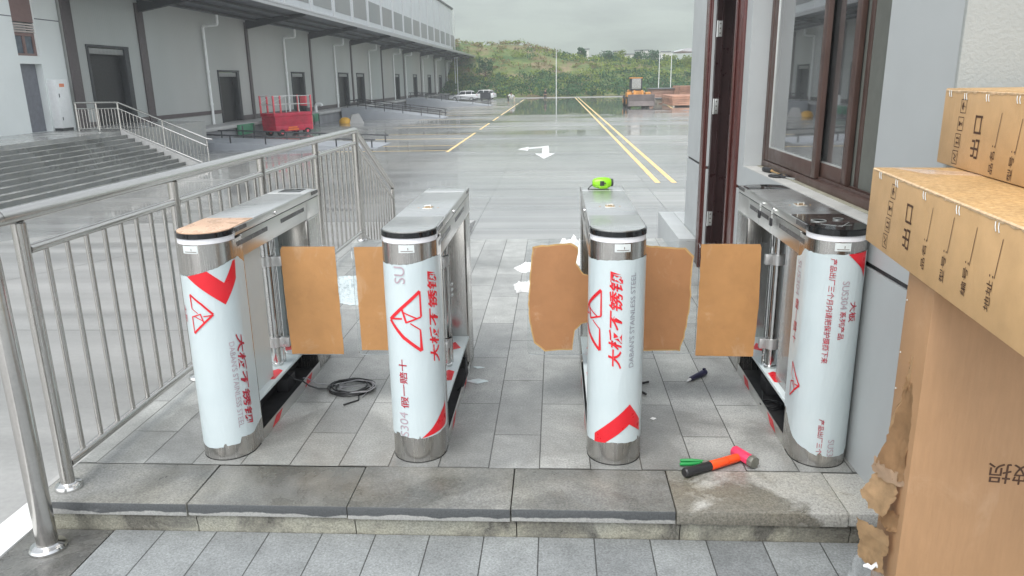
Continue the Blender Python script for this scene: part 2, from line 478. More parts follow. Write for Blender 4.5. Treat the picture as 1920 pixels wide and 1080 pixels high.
def hill_mat():
    t = NT('hill_soil_and_grass')
    n = t.noise(t.coord((1, 1, 2)), 0.14, 6, 0.65, 0.5)
    n2 = t.noise(t.coord(), 1.2, 5, 0.7)
    c = t.ramp(n, [(0.35, (0.05, 0.12, 0.035)), (0.5, (0.14, 0.19, 0.05)), (0.64, (0.25, 0.19, 0.11))])
    c = t.mix(1.0, c, t.ramp(n2, [(0.3, 0.6), (0.7, 1.25)]), 'MULTIPLY')
    t.set(Base_Color=c, Roughness=0.9)
    t.bump(n2, 0.6, 0.3)
    return t.m
m['hill'] = hill_mat()
m['ground'] = M('far_ground_soil', (0.14, 0.15, 0.10), 0.9, 0, 0.3, 0.1)

# ------------------------------------------------------------------ mesh helpers
class MB:
    def __init__(s):
        s.bm = bmesh.new()
    def box(s, x0, x1, y0, y1, z0, z1, bev=0.0, mi=0, seg=2):
        vs = [s.bm.verts.new((x, y, z)) for x in (x0, x1) for y in (y0, y1) for z in (z0, z1)]
        fs = []
        for idx in ((0, 1, 3, 2), (4, 6, 7, 5), (0, 4, 5, 1), (2, 3, 7, 6), (0, 2, 6, 4), (1, 5, 7, 3)):
            f = s.bm.faces.new([vs[i] for i in idx])
            f.material_index = mi
            fs.append(f)
        if bev > 0:
            es = {e for f in fs for e in f.edges}
            r = bmesh.ops.bevel(s.bm, geom=list(es), offset=bev, segments=seg, affect='EDGES', profile=0.5)
            for f in r['faces']:
                f.material_index = mi
        return s
    def prism(s, poly, z0, z1, mi=0, bev=0.0, axis='z'):
        """extrude a closed outline (list of 2-D points) along an axis"""
        def P(a, b, c):
            return {'z': (a, b, c), 'x': (c, a, b), 'y': (a, c, b)}[axis]
        lo = [s.bm.verts.new(P(x, y, z0)) for x, y in poly]
        hi = [s.bm.verts.new(P(x, y, z1)) for x, y in poly]
        n = len(poly)
        fs = [s.bm.faces.new(lo[::-1]), s.bm.faces.new(hi)]
        for i in range(n):
            fs.append(s.bm.faces.new((lo[i], lo[(i + 1) % n], hi[(i + 1) % n], hi[i])))
        for f in fs:
            f.material_index = mi
        if bev > 0:
            es = list(fs[0].edges) + list(fs[1].edges)
            r = bmesh.ops.bevel(s.bm, geom=es, offset=bev, segments=2, affect='EDGES', profile=0.5)
            for f in r['faces']:
                f.material_index = mi
        bmesh.ops.recalc_face_normals(s.bm, faces=[f for f in s.bm.faces])
        return s
    def tube(s, pts, rad, seg=12, mi=0, cap=True):
        pts = [Vector(p) for p in pts]
        n = len(pts)
        rads = rad if hasattr(rad, '__len__') else [rad] * n
        t0 = (pts[1] - pts[0]).normalized()
        ref = Vector((0, 0, 1)) if abs(t0.z) < 0.9 else Vector((1, 0, 0))
        u = t0.cross(ref).normalized()
        rings = []
        for i, p in enumerate(pts):
            if i == 0:
                t = t0
            elif i == n - 1:
                t = (pts[-1] - pts[-2]).normalized()
            else:
                t = ((pts[i + 1] - p).normalized() + (p - pts[i - 1]).normalized())
                t = t.normalized() if t.length > 1e-6 else (pts[i + 1] - p).normalized()
            u = (u - t * u.dot(t)).normalized()
            w = t.cross(u)
            rings.append([s.bm.verts.new(p + (u * math.cos(a) + w * math.sin(a)) * rads[i]) for a in [2 * math.pi * k / seg for k in range(seg)]])
        for a, b in zip(rings, rings[1:]):
            for k in range(seg):
                f = s.bm.faces.new((a[k], a[(k + 1) % seg], b[(k + 1) % seg], b[k]))
                f.material_index = mi
        if cap:
            s.bm.faces.new(rings[0][::-1]).material_index = mi
            s.bm.faces.new(rings[-1]).material_index = mi
        return s
    def cyl(s, p0, p1, r, seg=20, mi=0, r2=None):
        return s.tube([p0, p1], [r, r if r2 is None else r2], seg, mi)
    def lathe(s, prof, c=(0, 0, 0), seg=24, mi=0):
        """profile of (r, z) turned about the vertical through c"""
        rings = [[s.bm.verts.new((c[0] + r * math.cos(a), c[1] + r * math.sin(a), c[2] + z)) for a in [2 * math.pi * k / seg for k in range(seg)]] for r, z in prof]
        for a, b in zip(rings, rings[1:]):
            for k in range(seg):
                s.bm.faces.new((a[k], a[(k + 1) % seg], b[(k + 1) % seg], b[k])).material_index = mi
        s.bm.faces.new(rings[0][::-1]).material_index = mi
        s.bm.faces.new(rings[-1]).material_index = mi
        return s
    def quad(s, a, b, c, d, mi=0):
        f = s.bm.faces.new([s.bm.verts.new(p) for p in (a, b, c, d)])
        f.material_index = mi
        return s
    def build(s, name, mats, parent=None, loc=None, rotz=None, smooth=True):
        me = bpy.data.meshes.new(name)
        bmesh.ops.recalc_face_normals(s.bm, faces=s.bm.faces[:])
        s.bm.to_mesh(me)
        s.bm.free()
        return link(name, me, mats, parent, loc, rotz, smooth)

def link(name, me, mats, parent=None, loc=None, rotz=None, smooth=True):
    for k in (mats if isinstance(mats, (list, tuple)) else [mats]):
        me.materials.append(m[k] if isinstance(k, str) else k)
    if smooth and len(me.polygons):
        me.polygons.foreach_set('use_smooth', [True] * len(me.polygons))
        me.set_sharp_from_angle(angle=R(32))
    o = bpy.data.objects.new(name, me)
    C.objects.link(o)
    if parent:
        o.parent = parent
    if loc:
        o.location = loc
    if rotz is not None:
        o.rotation_euler = (0, 0, rotz)
    return o

def tag(o, label, cat, group=None):
    o['label'] = label
    o['category'] = cat
    if group:
        o['group'] = group
    return o

def thing(name, label, cat, loc=(0, 0, 0), rotz=0, group=None):
    o = bpy.data.objects.new(name, None)
    o.empty_display_size = 0.1
    C.objects.link(o)
    o.location = loc
    o.rotation_euler = (0, 0, rotz)
    return tag(o, label, cat, group)

def struct(o, kind='structure'):
    o['kind'] = kind
    return o

def copy_tree(root, loc, rotz, label, group=None):
    r = root.copy()
    C.objects.link(r)
    r.location = loc
    r.rotation_euler = (0, 0, rotz)
    r['label'] = label
    if group:
        r['group'] = group
    for ch in list(root.children):
        c = ch.copy()
        C.objects.link(c)
        c.parent = r
        for g in list(ch.children):
            d = g.copy()
            C.objects.link(d)
            d.parent = c
    return r

# ---- flat outlines and lettering that can be laid on any surface
def flat_bm(polys, maxlen=0.02):
    bm = bmesh.new()
    for poly in polys:
        vs = [bm.verts.new((x, y, 0)) for x, y in poly]
        bm.faces.new(vs)
    bmesh.ops.triangulate(bm, faces=bm.faces[:])
    refine(bm, maxlen)
    return bm

def refine(bm, maxlen):
    for _ in range(6):
        es = [e for e in bm.edges if e.calc_length() > maxlen]
        if not es:
            break
        bmesh.ops.subdivide_edges(bm, edges=es, cuts=1)
        bmesh.ops.triangulate(bm, faces=bm.faces[:])

def stroke(a, b, w0, w1=None):
    w1 = w0 if w1 is None else w1
    d = Vector((b[0] - a[0], b[1] - a[1]))
    d.normalize()
    n = Vector((-d.y, d.x))
    return [(a[0] + n.x * w0 / 2, a[1] + n.y * w0 / 2), (b[0] + n.x * w1 / 2, b[1] + n.y * w1 / 2),
            (b[0] - n.x * w1 / 2, b[1] - n.y * w1 / 2), (a[0] - n.x * w0 / 2, a[1] - n.y * w0 / 2)]

def text_bm(body, bold=0.0, shear=0.0, spacing=1.0, maxlen=0.15):
    """lettering one unit high, centred, as a flat mesh"""
    cu = bpy.data.curves.new('lettering', 'FONT')
    cu.body = body
    cu.size = 1.0
    cu.offset = bold
    cu.shear = shear
    cu.space_character = spacing
    cu.resolution_u = 3
    cu.align_x = 'CENTER'
    o = bpy.data.objects.new('lettering', cu)
    C.objects.link(o)
    dg = bpy.context.evaluated_depsgraph_get()
    me = bpy.data.meshes.new_from_object(o.evaluated_get(dg))
    bpy.data.objects.remove(o)
    bpy.data.curves.remove(cu)
    bm = bmesh.new()
    bm.from_mesh(me)
    bpy.data.meshes.remove(me)
    bmesh.ops.triangulate(bm, faces=bm.faces[:])
    refine(bm, maxlen)
    return bm

def place_bm(bm, name, mat, parent, fn):
    for v in bm.verts:
        v.co = Vector(fn(v.co.x, v.co.y))
    bmesh.ops.recalc_face_normals(bm, faces=bm.faces[:])
    me = bpy.data.meshes.new(name)
    bm.to_mesh(me)
    bm.free()
    return link(name, me, mat, parent, smooth=False)

def text_on(body, name, mat, parent, surf, u, v, length, height, rot, bold=0.0, shear=0.0, spacing=1.0):
    """lay lettering on a surface: centre (u, v), run length, glyph height; rot 0 / 90 (reads upward) / -90 (reads downward) / 180"""
    bm = text_bm(body, bold, shear, spacing)
    xs = [p.co.x for p in bm.verts]
    ys = [p.co.y for p in bm.verts]
    cx, cy = (min(xs) + max(xs)) / 2, (min(ys) + max(ys)) / 2
    sx = length / max(1e-6, max(xs) - min(xs))
    sy = height / max(1e-6, max(ys) - min(ys))
    a = R(rot)
    ca, sa = math.cos(a), math.sin(a)
    def fn(x, y):
        px, py = (x - cx) * sx, (y - cy) * sy
        return surf(u + px * ca - py * sa, v + px * sa + py * ca)
    return place_bm(bm, name, mat, parent, fn)

# ================================================================== SETTING
# far ground (a big sheet lying just below the yard), yard, side road, paving, platform
b = MB()
b.quad((-2600, -60, -2.03), (2600, -60, -2.03), (2600, 3200, -2.03), (-2600, 3200, -2.03))
struct(b.build('ground', 'ground'))

b = MB()
b.quad((-26, 7.0, LOT), (70, 7.0, LOT), (70, 147, LOT), (-26, 147, LOT))
struct(b.build('yard', 'yard'))

def road_z(y):
    return LOW - 0.012 - max(0.0, min(1.0, (y - 3.0) / 16.0)) * (-LOT + LOW - 0.016)
b = MB()
ys = [-30, -10, 0, 3.0] + [3 + 0.5 * k for k in range(1, 33)]
for ya, yb in zip(ys, ys[1:]):
    b.quad((-11.0, ya, road_z(ya)), (-2.228, ya, road_z(ya)), (-2.228, yb, road_z(yb)), (-11.0, yb, road_z(yb)))
struct(b.build('side_road', 'road'))
# skirt wall along the inner edge of the sloping road
b = MB()
b.prism([(2.79, -2.0), (19.0, -2.0), (19.0, road_z(19) + 0.03), (3.0, road_z(3) + 0.03), (2.79, road_z(3) + 0.03)], -2.23, -2.07, axis='x')
struct(b.build('road_retaining_wall', 'dock'))
# white painted kerb on the left of the lower paving
b = MB()
b.prism([(-12, -0.3), (2.78, -0.3), (2.78, LOW + 0.006), (-12, LOW + 0.006)], -2.232, -2.078, axis='x', bev=0.006)
struct(b.build('white_kerb', 'kerb_white'))

b = MB()
b.quad((-1.742, -12, LOW), (9, -12, LOW), (9, 2.53, LOW), (-1.742, 2.53, LOW))
struct(b.build('lower_paving', 'tile_low'))
b = MB()
b.box(-2.076, -1.748, 1.3, 2.53, LOW - 0.1, LOW, 0.004)
b.box(-2.076, -1.748, 0.4, 1.294, LOW - 0.1, LOW, 0.004)
b.box(-2.076, -1.748, -6, 0.394, LOW - 0.1, LOW, 0.004)
struct(b.build('edge_paving', 'slab_dark'))

b = MB()
b.quad((-2.05, 2.815, 0), (1.5, 2.815, 0), (1.5, 7.46, 0), (-2.05, 7.46, 0))
b.quad((-2.05, 7.46, 0), (1.5, 7.46, 0), (1.5, 7.46, -0.15), (-2.05, 7.46, -0.15))
b.quad((-2.05, 2.6, -2.0), (-2.05, 7.46, -2.0), (-2.05, 7.46, 0), (-2.05, 2.6, 0))
struct(b.build('platform', 'tile'))
# kerb slabs of the platform edge
sx = [-2.05, -1.425, -0.797, -0.172, 0.445, 1.072, 1.60]
for k in range(6):
    x0, x1 = sx[k] + 0.0016, sx[k + 1] - 0.0016
    dy = [0.0, 0.004, -0.003, 0.002, 0.0, 0.006][k]
    dz = [0.0, -0.002, 0.0015, 0.0, 0.001, -0.002][k]
    b = MB()
    b.box(x0, x1, 2.502 + dy, 2.811, -0.052, 0.002 + dz, 0.005)
    for f in b.bm.faces:
        if f.normal.y < -0.6:
            f.material_index = 1
    b.bm.normal_update()
    for f in b.bm.faces:
        f.material_index = 1 if f.normal.y < -0.75 else 0
    struct(b.build('kerb_slab', ['slab_light' if k >= 4 else 'slab_wet', 'slab_light' if k >= 4 else 'slab_edge']))
for k in range(6):
    b = MB()
    o = 0.02 if k else 0.0
    x0, x1 = sx[k] + o + 0.002, sx[k + 1] + 0.018
    b.prism([(2.535, -0.3), (2.535, -0.118), (2.527, -0.075), (2.545, -0.055), (2.8, -0.055), (2.8, -0.3)], x0, x1, axis='x')
    struct(b.build('step_riser', 'riser'))

# stairs going down from the platform to the yard
b = MB()
nst = 12
for k in range(nst):
    z = -0.15 * (k + 1)
    b.box(-2.05, 1.05, 7.462 + 0.30 * k, 7.46 + 0.30 * (k + 1), -2.0, z)
struct(b.build('platform_stairs', 'dock'))
b = MB()
b.prism([(6.47, 0.001), (6.47, 0.20), (7.85, 0.20), (7.85, -2.0), (7.47, -2.0), (7.47, 0.001)], 1.06, 1.212, axis='x', bev=0.006)
b.prism([(7.17, 0.001), (7.17, 0.20), (7.85, 0.20), (7.85, -2.0), (7.47, -2.0), (7.47, 0.001)], 1.2125, 1.9, axis='x', bev=0.006)
tag(b.build('low_plinth', 'paint_wall'), 'low pale plinth at the far corner of the guardhouse beside the door frame', 'plinth')
b = MB()
b.box(1.92, 5.0, 7.2, 7.46, -2.0, -0.01)
struct(b.build('platform_back_wall', 'dock'))

# standing rain water on the far half of the yard, and the pale kerb closing it off
def water_mat():
    t = NT('standing_rain_water')
    n = t.noise(t.coord((0.25, 1.0, 1.0)), 0.6, 4)
    t.set(Base_Color=(0.17, 0.18, 0.17), Roughness=t.ramp(n, [(0.3, 0.02), (0.7, 0.07)]))
    t.set(Specular_IOR_Level=0.7)
    t.bump(t.noise(t.coord((0.5, 2.0, 1)), 1.2, 3), 0.02, 0.01)
    return t.m
m['water'] = water_mat()
b = MB()
rw = random.Random(3)
edge = []
for k in range(60):
    x = -5.2 + 34.0 * k / 59
    edge.append((x, 77.0 + 5.0 * noise.noise((x * 0.25, 1.0, 0)) + 2.5 * noise.noise((x * 0.9, 2.0, 0)) + max(0, x - 6) * 0.8))
for (xa, ya), (xb, yb2) in zip(edge, edge[1:]):
    b.quad((xa, ya, LOT + 0.002), (xb, yb2, LOT + 0.002), (xb, 141.5, LOT + 0.002), (xa, 141.5, LOT + 0.002))
struct(b.build('rain_water', 'water'))
b = MB()
b.box(-9, 32, 143.2, 143.6, LOT - 0.05, LOT + 0.10, 0.02)
struct(b.build('far_kerb', 'dock'))

# painted markings on the yard
z = LOT + 0.004
b = MB()
for x in (3.47, 4.02):
    b.quad((x - 0.09, 26.0, z), (x + 0.09, 26.0, z), (x + 0.09, 142, z), (x - 0.09, 142, z))
struct(b.build('double_line_marking', 'yellow_line'))
b = MB()
for y0, y1 in ((38.2, 52.0), (55.3, 63.3), (67, 74), (77, 104.5), (107, 113), (118, 133)):
    b.quad((-5.56, y0, z), (-5.40, y0, z), (-5.40, y1, z), (-5.56, y1, z))
for y in (39.0, 42.0, 47.0, 51.0, 58.5, 62.0, 70, 78, 82, 86, 90, 94, 98, 102, 107, 112, 118):
    b.quad((-12.5, y - 0.08, z), (-5.57, y - 0.08, z), (-5.57, y + 0.08, z), (-12.5, y + 0.08, z))
for y in (120.0, 128.0, 136.0):
    b.quad((5, y - 0.1, z), (30, y - 0.1, z), (30, y + 0.1, z), (5, y + 0.1, z))
b.quad((13.0, 88, z), (13.16, 88, z), (15.4, 118, z), (15.24, 118, z))
struct(b.build('bay_marking', 'yellow_line'))
b = MB()
b.prism([(-0.75, 41.3), (-0.42, 41.3), (-0.36, 36.75), (-0.06, 36.75), (-0.52, 34.45), (-0.98, 36.75), (-0.69, 36.75), (-0.74, 40.1), (-1.42, 39.55), (-1.42, 40.2), (-1.95, 38.95), (-1.42, 38.05), (-1.42, 38.75), (-0.74, 39.4)][:8][:0] or
        [(-0.74, 40.7), (-0.40, 41.2), (-0.33, 36.8), (-0.05, 36.8), (-0.55, 34.4), (-1.02, 36.8), (-0.68, 36.8), (-0.70, 39.9), (-1.42, 39.35), (-1.40, 38.3), (-1.98, 39.2), (-1.46, 40.6), (-1.44, 40.1)],
        z - 0.002, z + 0.002)
struct(b.build('lane_arrow_marking', 'white_line'))

# ================================================================== GUARDHOUSE on the right
gh = thing('guardhouse', 'pale grey guardhouse with brown sliding window and reddish door frame on the right', 'building', (1.215, 2.44, 0))
GX, GY = 1.215, 2.44
def gb(mb, x0, x1, y0, y1, z0, z1, bev=0.0, mi=0):
    mb.box(x0 - GX, x1 - GX, y0 - GY, y1 - GY, z0, z1, bev, mi)
b = MB()
def wallseg(y0, y1, z0, z1):
    parts = []
    if z0 < 0.826:
        gb(b, GX, GX + 0.2, y0, y1, z0, min(z1, 0.826))
        if z1 > 0.826:
            gb(b, GX + 0.012, GX + 0.2, y0, y1, 0.826, min(z1, 0.848), mi=1)
        if z1 > 0.848:
            gb(b, GX, GX + 0.2, y0, y1, 0.848, z1)
    else:
        gb(b, GX, GX + 0.2, y0, y1, z0, z1)
ZT = 3.3
wallseg(2.46, 2.98, -0.3, ZT)
wallseg(2.98, 5.02, -0.3, 0.985)
wallseg(2.98, 5.02, 2.6, ZT)
wallseg(5.02, 5.37, -0.3, ZT)
wallseg(5.37, 6.25, 2.25, ZT)
wallseg(6.25, 7.15, -0.3, ZT)
gb(b, GX + 0.2, 4.6, 6.95, 7.15, -0.3, ZT)
gb(b, 4.6, 4.8, 2.46, 7.15, -0.3, ZT)
b.build('side_wall', ['paint_wall', 'groove'], gh)
b = MB()
gb(b, GX - 0.002, 4.8, 2.44, 2.459, -0.3, ZT, 0.003)
gb(b, GX + 0.2, 4.6, 2.461, 2.66, -0.3, ZT)
b.build('front_wall', 'stucco', gh)
b = MB()
gb(b, GX + 0.2, 4.6, 2.66, 6.95, -0.1, 0.0)
gb(b, 1.66, 1.70, 2.66, 4.2, 0.0, ZT)
gb(b, 3.0, 3.05, 4.2, 6.95, 0.0, ZT)
b.build('room_partition', 'room_wall', gh)
b = MB()
gb(b, GX - 0.06, 4.86, 2.38, 7.21, ZT + 0.001, ZT + 0.16, 0.01)
b.build('roof', 'paint_wall', gh)
# window
win = bpy.data.objects.new('window', None)
C.objects.link(win)
win.parent = gh
b = MB()
gb(b, GX + 0.115, GX + 0.2, 2.98, 5.02, 0.987, 1.03, 0.004)
gb(b, GX + 0.115, GX + 0.2, 2.98, 5.02, 2.55, 2.60, 0.004)
gb(b, GX + 0.115, GX + 0.2, 4.962, 5.02, 1.031, 2.549, 0.004)
gb(b, GX + 0.115, GX + 0.2, 2.98, 3.03, 1.031, 2.549, 0.004)
gb(b, GX + 0.138, GX + 0.145, 3.031, 4.96, 1.031, 1.045)
gb(b, GX + 0.168, GX + 0.176, 3.031, 4.96, 1.031, 1.045)
b.build('window_frame', 'brown_alu', win)
def sash(x, y0, y1):
    b = MB()
    gb(b, x, x + 0.026, y0, y0 + 0.062, 1.034, 2.545, 0.003)
    gb(b, x, x + 0.026, y1 - 0.062, y1, 1.034, 2.545, 0.003)
    gb(b, x + 0.001, x + 0.025, y0 + 0.0625, y1 - 0.0625, 1.034, 1.115, 0.003)
    gb(b, x + 0.001, x + 0.025, y0 + 0.0625, y1 - 0.0625, 2.48, 2.545, 0.003)
    b.build('sash', 'brown_alu', win)
    b = MB()
    gb(b, x + 0.010, x + 0.015, y0 + 0.055, y1 - 0.055, 1.11, 2.49)
    b.build('pane', 'window_glass', win)
    b = MB()
    for ya in (y0 + 0.063, y1 - 0.069):
        gb(b, x + 0.004, x + 0.021, ya, ya + 0.006, 1.122, 2.48)
    gb(b, x + 0.004, x + 0.021, y0 + 0.063, y1 - 0.063, 1.115, 1.1215)
    b.build('glazing_bead', 'zinc', win)
sash(GX + 0.118, 4.0, 4.96)
sash(GX + 0.150, 3.66, 4.60)
b = MB()
gb(b, GX + 0.181, GX + 0.184, 3.032, 4.30, 1.031, 2.549)
b.build('insect_screen', 'screen', win)
b = MB()
gb(b, GX + 0.177, GX + 0.188, 3.0315, 3.075, 1.0315, 2.5485, 0.002)
gb(b, GX + 0.177, GX + 0.188, 3.58, 3.625, 1.0315, 2.5485, 0.002)
b.build('screen_frame', 'brown_alu', win)
b = MB()
gb(b, GX + 0.002, GX + 0.085, 2.985, 5.015, 0.9855, 0.9885)
b.build('sill', 'sill', gh)
b = MB()
gb(b, GX + 0.0855, GX + 0.1145, 2.985, 5.015, 0.9855, 0.991, 0.001)
b.build('sill_strip', 'sill_stain', gh)
# door opening with frame and hinges
df = bpy.data.objects.new('door_frame', None)
C.objects.link(df)
df.parent = gh
b = MB()
gb(b, GX - 0.018, GX + 0.02, 6.252, 6.45, 0.0, 2.33, 0.006)      # far casing
gb(b, GX - 0.030, GX - 0.018, 6.255, 6.30, 0.0, 2.33, 0.004)
gb(b, GX - 0.018, GX + 0.02, 5.17, 5.368, 0.0, 2.33, 0.006)      # near casing
gb(b, GX - 0.030, GX - 0.018, 5.32, 5.365, 0.0, 2.33, 0.004)
gb(b, GX - 0.018, GX + 0.02, 5.369, 6.251, 2.2, 2.33, 0.006)
b.build('casing', 'red_brown', df)
b = MB()
gb(b, GX + 0.0205, GX + 0.2, 6.20, 6.249, 0.0, 2.249)
gb(b, GX + 0.0205, GX + 0.2, 5.371, 5.41, 0.0, 2.249)
gb(b, GX + 0.14, GX + 0.19, 5.411, 6.199, 0.001, 2.249)
gb(b, GX + 0.06, GX + 0.075, 6.185, 6.1995, 0.001, 2.249)
b.build('jamb_lining', 'dark_brown', df)
for zh in (1.905, 1.325, 0.43):
    b = MB()
    gb(b, GX + 0.028, GX + 0.062, 6.193, 6.1995, zh - 0.06, zh + 0.055, 0.001)
    b.cyl((0.024, 6.19 - GY, zh - 0.062), (0.024, 6.19 - GY, zh + 0.057), 0.007, 10)
    for dz in (-0.035, 0.0, 0.035):
        b.cyl((0.045, 6.1928 - GY, zh + dz), (0.045, 6.1905 - GY, zh + dz), 0.006, 10, 1)
    b.build('hinge', ['zinc', 'raw_steel'], df)

# ================================================================== TURNSTILES
RAD = 0.112
HP = math.pi * RAD / 2
YF = 2.85
def wrap(u, v, off=0.0):
    if abs(u) <= HP:
        a = u / RAD
        return ((RAD + off) * math.sin(a), RAD - (RAD + off) * math.cos(a), v)
    s = 1 if u > 0 else -1
    return (s * (RAD + off), RAD + abs(u) - HP, v)
def ucurve(back, r=RAD, n=24):
    pts = [(r, back)]
    pts += [(r * math.cos(-math.pi * k / n), RAD + r * math.sin(-math.pi * k / n)) for k in range(n + 1)]
    pts += [(-r, back)]
    return pts
LEN = 1.27
def lerp_list(lst, u):
    if u <= lst[0][0]:
        return lst[0][1]
    for (a, va), (c, vc) in zip(lst, lst[1:]):
        if u <= c:
            return va + (vc - va) * (u - a) / (c - a)
    return lst[-1][1]

LOGO = [((0.049, 0.753), (-0.0851, 0.630), 0.013, 0.013), ((0.049, 0.753), (0.0495, 0.646), 0.006, 0.008), ((-0.083, 0.634), (-0.0267, 0.640), 0.008, 0.007),
        ((-0.085, 0.629), (-0.0195, 0.556), 0.013, 0.014), ((-0.0195, 0.558), (0.0458, 0.502), 0.014, 0.012), ((0.0458, 0.502), (0.0444, 0.592), 0.012, 0.006),
        ((0.0444, 0.592), (0.006, 0.621), 0.005, 0.005), ((-0.0277, 0.690), (-0.0093, 0.622), 0.008, 0.008), ((-0.0095, 0.625), (0.0495, 0.646), 0.007, 0.007), ((-0.022, 0.668), (0.034, 0.640), 0.005, 0.006)]
def logo_polys(cu, cv, s, flip=1):
    out = []
    for a, c, w0, w1 in LOGO:
        f = lambda p: (cu + (p[0] + 0.018) * s * flip, cv + (p[1] - 0.628) * s * flip)
        out.append(stroke(f(a), f(c), w0 * s, w1 * s))
    return out

def turnstile(spec):
    t = thing('turnstile', spec['label'], 'turnstile', (spec['x'], YF, 0), 0, 'stainless swing gate turnstiles in a row')
    os_ = spec['open']                       # side on which the base is open (+1 right, -1 left)
    # front column
    b = MB()
    b.prism(ucurve(0.20), 0.0, 0.944)
    b.build('front_column', 'steel', t)
    # weld line and foot ring
    b = MB()
    b.prism(ucurve(0.16, RAD + 0.0012), 0.0, 0.004)
    b.build('foot_ring', 'rubber', t)
    # light ring and black band
    b = MB()
    b.prism(ucurve(0.139, RAD - 0.003), 0.9445, 0.966)
    b.build('light_ring', 'diffuser', t)
    b = MB()
    b.prism(ucurve(0.139, RAD + 0.001), 0.9665, 0.9875, bev=0.0015)
    b.build('head_band', 'black_gloss', t)
    # upper housing: lower trough, gap, lid
    b = MB()
    b.box(-RAD, RAD, 0.2005, 1.048, 0.855, 0.950, 0.003)
    b.box(-RAD, RAD, 1.0485, LEN, 0.855, 0.950, 0.003)
    b.box(-RAD + 0.002, RAD - 0.002, 0.141, LEN - 0.002, 0.9505, 0.953, mi=1)
    b.box(-RAD, RAD, 0.1405, LEN, 0.9535, 0.9872, 0.0025)
    b.build('housing', ['steel_l', 'inside'], t)
    for y0, y1, mt in ((0.006, 0.352, spec['top_front']), (0.355, 1.09, spec['top_mid']), (1.093, LEN - 0.004, spec['top_back'])):
        b = MB()
        if y0 < 0.1:
            b.prism(ucurve(y1, RAD - 0.005), 0.9878, 0.9915, bev=0.001)
        elif y1 > 1.2:
            b.prism([(RAD - 0.005, y0)] + [(c * (RAD - 0.005), y) for c, y in ((1, 1.20), (0.9, 1.235), (0.7, 1.255), (0.4, y1), (-0.4, y1), (-0.7, 1.255), (-0.9, 1.235), (-1, 1.20))] + [(-RAD + 0.005, y0)], 0.9878, 0.9912, bev=0.001)
        else:
            b.box(-RAD + 0.003, RAD - 0.003, y0, y1, 0.9876, 0.9905, 0.001)
        b.build('top_plate', mt, t)
    for s in (-1, 1):
        for y0, y1 in ((0.145, 0.49), (0.665, 1.01)):
            b = MB()
            b.box(s * RAD - 0.0012, s * RAD + 0.0012, y0, y1, 0.907, 0.927)
            b.build('sensor_window', 'slot', t)
        b = MB()
        b.cyl((s * RAD, 0.60, 0.970), (s * (RAD + 0.006), 0.60, 0.970), 0.009, 16)
        b.build('lock', 'chrome', t)
        # black side returns of the head band
        b = MB()
        b.box(s * RAD - 0.0011, s * RAD + 0.0011, 0.142, 0.262, 0.968, 0.9868)
        b.build('head_band', 'slot', t)
        b = MB()
        b.box(s * RAD - 0.0011, s * RAD + 0.0011, 1.15, LEN - 0.004, 0.968, 0.9868)
        b.build('head_band', 'slot', t)
    # rear column
    b = MB()
    b.box(-RAD, RAD, 1.05, LEN, 0.0, 0.8545, 0.012, seg=3)
    b.build('rear_column', 'steel', t)
    # base: covered half, open trough, lip
    q = -os_
    b = MB()
    b.box(-RAD, RAD, 0.2005, 1.0495, 0.188, 0.203, 0.002)
    b.build('base_cover', 'film', t)
    b = MB()
    la, lb = sorted((os_ * 0.108, os_ * RAD))
    b.box(la, lb, 0.2005, 1.0495, 0.0, 0.05, 0.001)
    b.build('base_lip', 'steel_l', t)
    b = MB()
    ia, ib = sorted((os_ * -0.03, os_ * 0.1075))
    b.box(ia, ib, 0.2005, 1.0495, 0.0, 0.012)
    b.box(*sorted((q * 0.1085, os_ * -0.0305)), 0.2005, 1.0495, 0.0, 0.1875)
    b.box(min(os_ * -0.01, os_ * 0.05), max(os_ * -0.01, os_ * 0.05), 0.70, 0.82, 0.0125, 0.085, 0.003)
    b.build('base_trough', 'inside', t)
    b = MB()
    b.box(*sorted((q * 0.1087, q * RAD)), 0.2005, 1.0495, 0.0, 0.1875)
    b.build('base_side', 'steel_l', t)
    for ya, yc in ((0.30, 0.36), (0.78, 0.82)):
        b = MB()
        x_ = os_ * (RAD + 0.0008)
        b.quad((x_, ya, 0.006), (x_, ya + 0.09, 0.006), (x_, yc + 0.09, 0.044), (x_, yc, 0.044))
        b.build('red_mark', 'red_print', t)
    zc = 0.2036
    for pts in ([(os_ * 0.10, 0.42), (os_ * 0.03, 0.40), (q * 0.07, 0.53), (q * 0.03, 0.56), (os_ * 0.02, 0.49), (os_ * 0.07, 0.55), (os_ * 0.10, 0.53)],
                [(os_ * 0.09, 0.86), (os_ * 0.01, 0.80), (q * 0.06, 0.92), (os_ * 0.0, 0.90), (os_ * 0.05, 0.95)]):
        b = MB()
        b.bm.faces.new([b.bm.verts.new((x, y, zc)) for x, y in pts])
        b.build('red_mark', 'red_print', t)
    # inner panel still in its film
    b = MB()
    pxx = spec.get('panel_x', q * 0.06)
    b.box(pxx - 0.004, pxx + 0.004, 0.205, 0.46, 0.2035, 0.854)
    b.build('inner_panel', spec.get('panel', 'acrylic'), t)
    b = MB()
    b.box(q * 0.06 - 0.004, q * 0.06 + 0.004, 0.74, 1.045, 0.2035, 0.854)
    b.build('inner_panel', spec.get('panel2', 'film'), t)
    # rotating post and its side rod
    px = spec.get('post_x', os_ * 0.045)
    b = MB()
    b.cyl((px, 0.61, 0.2035), (px, 0.61, 0.8545), 0.023, 24)
    b.lathe([(0.03, 0.0), (0.03, 0.012), (0.023, 0.016)], (px, 0.61, 0.2032), 24)
    b.build('post', 'chrome', t)
    b = MB()
    b.cyl((px + os_ * 0.02, 0.655, 0.2035), (px + os_ * 0.02, 0.655, 0.8545), 0.009, 12)
    b.build('side_rod', 'chrome', t)
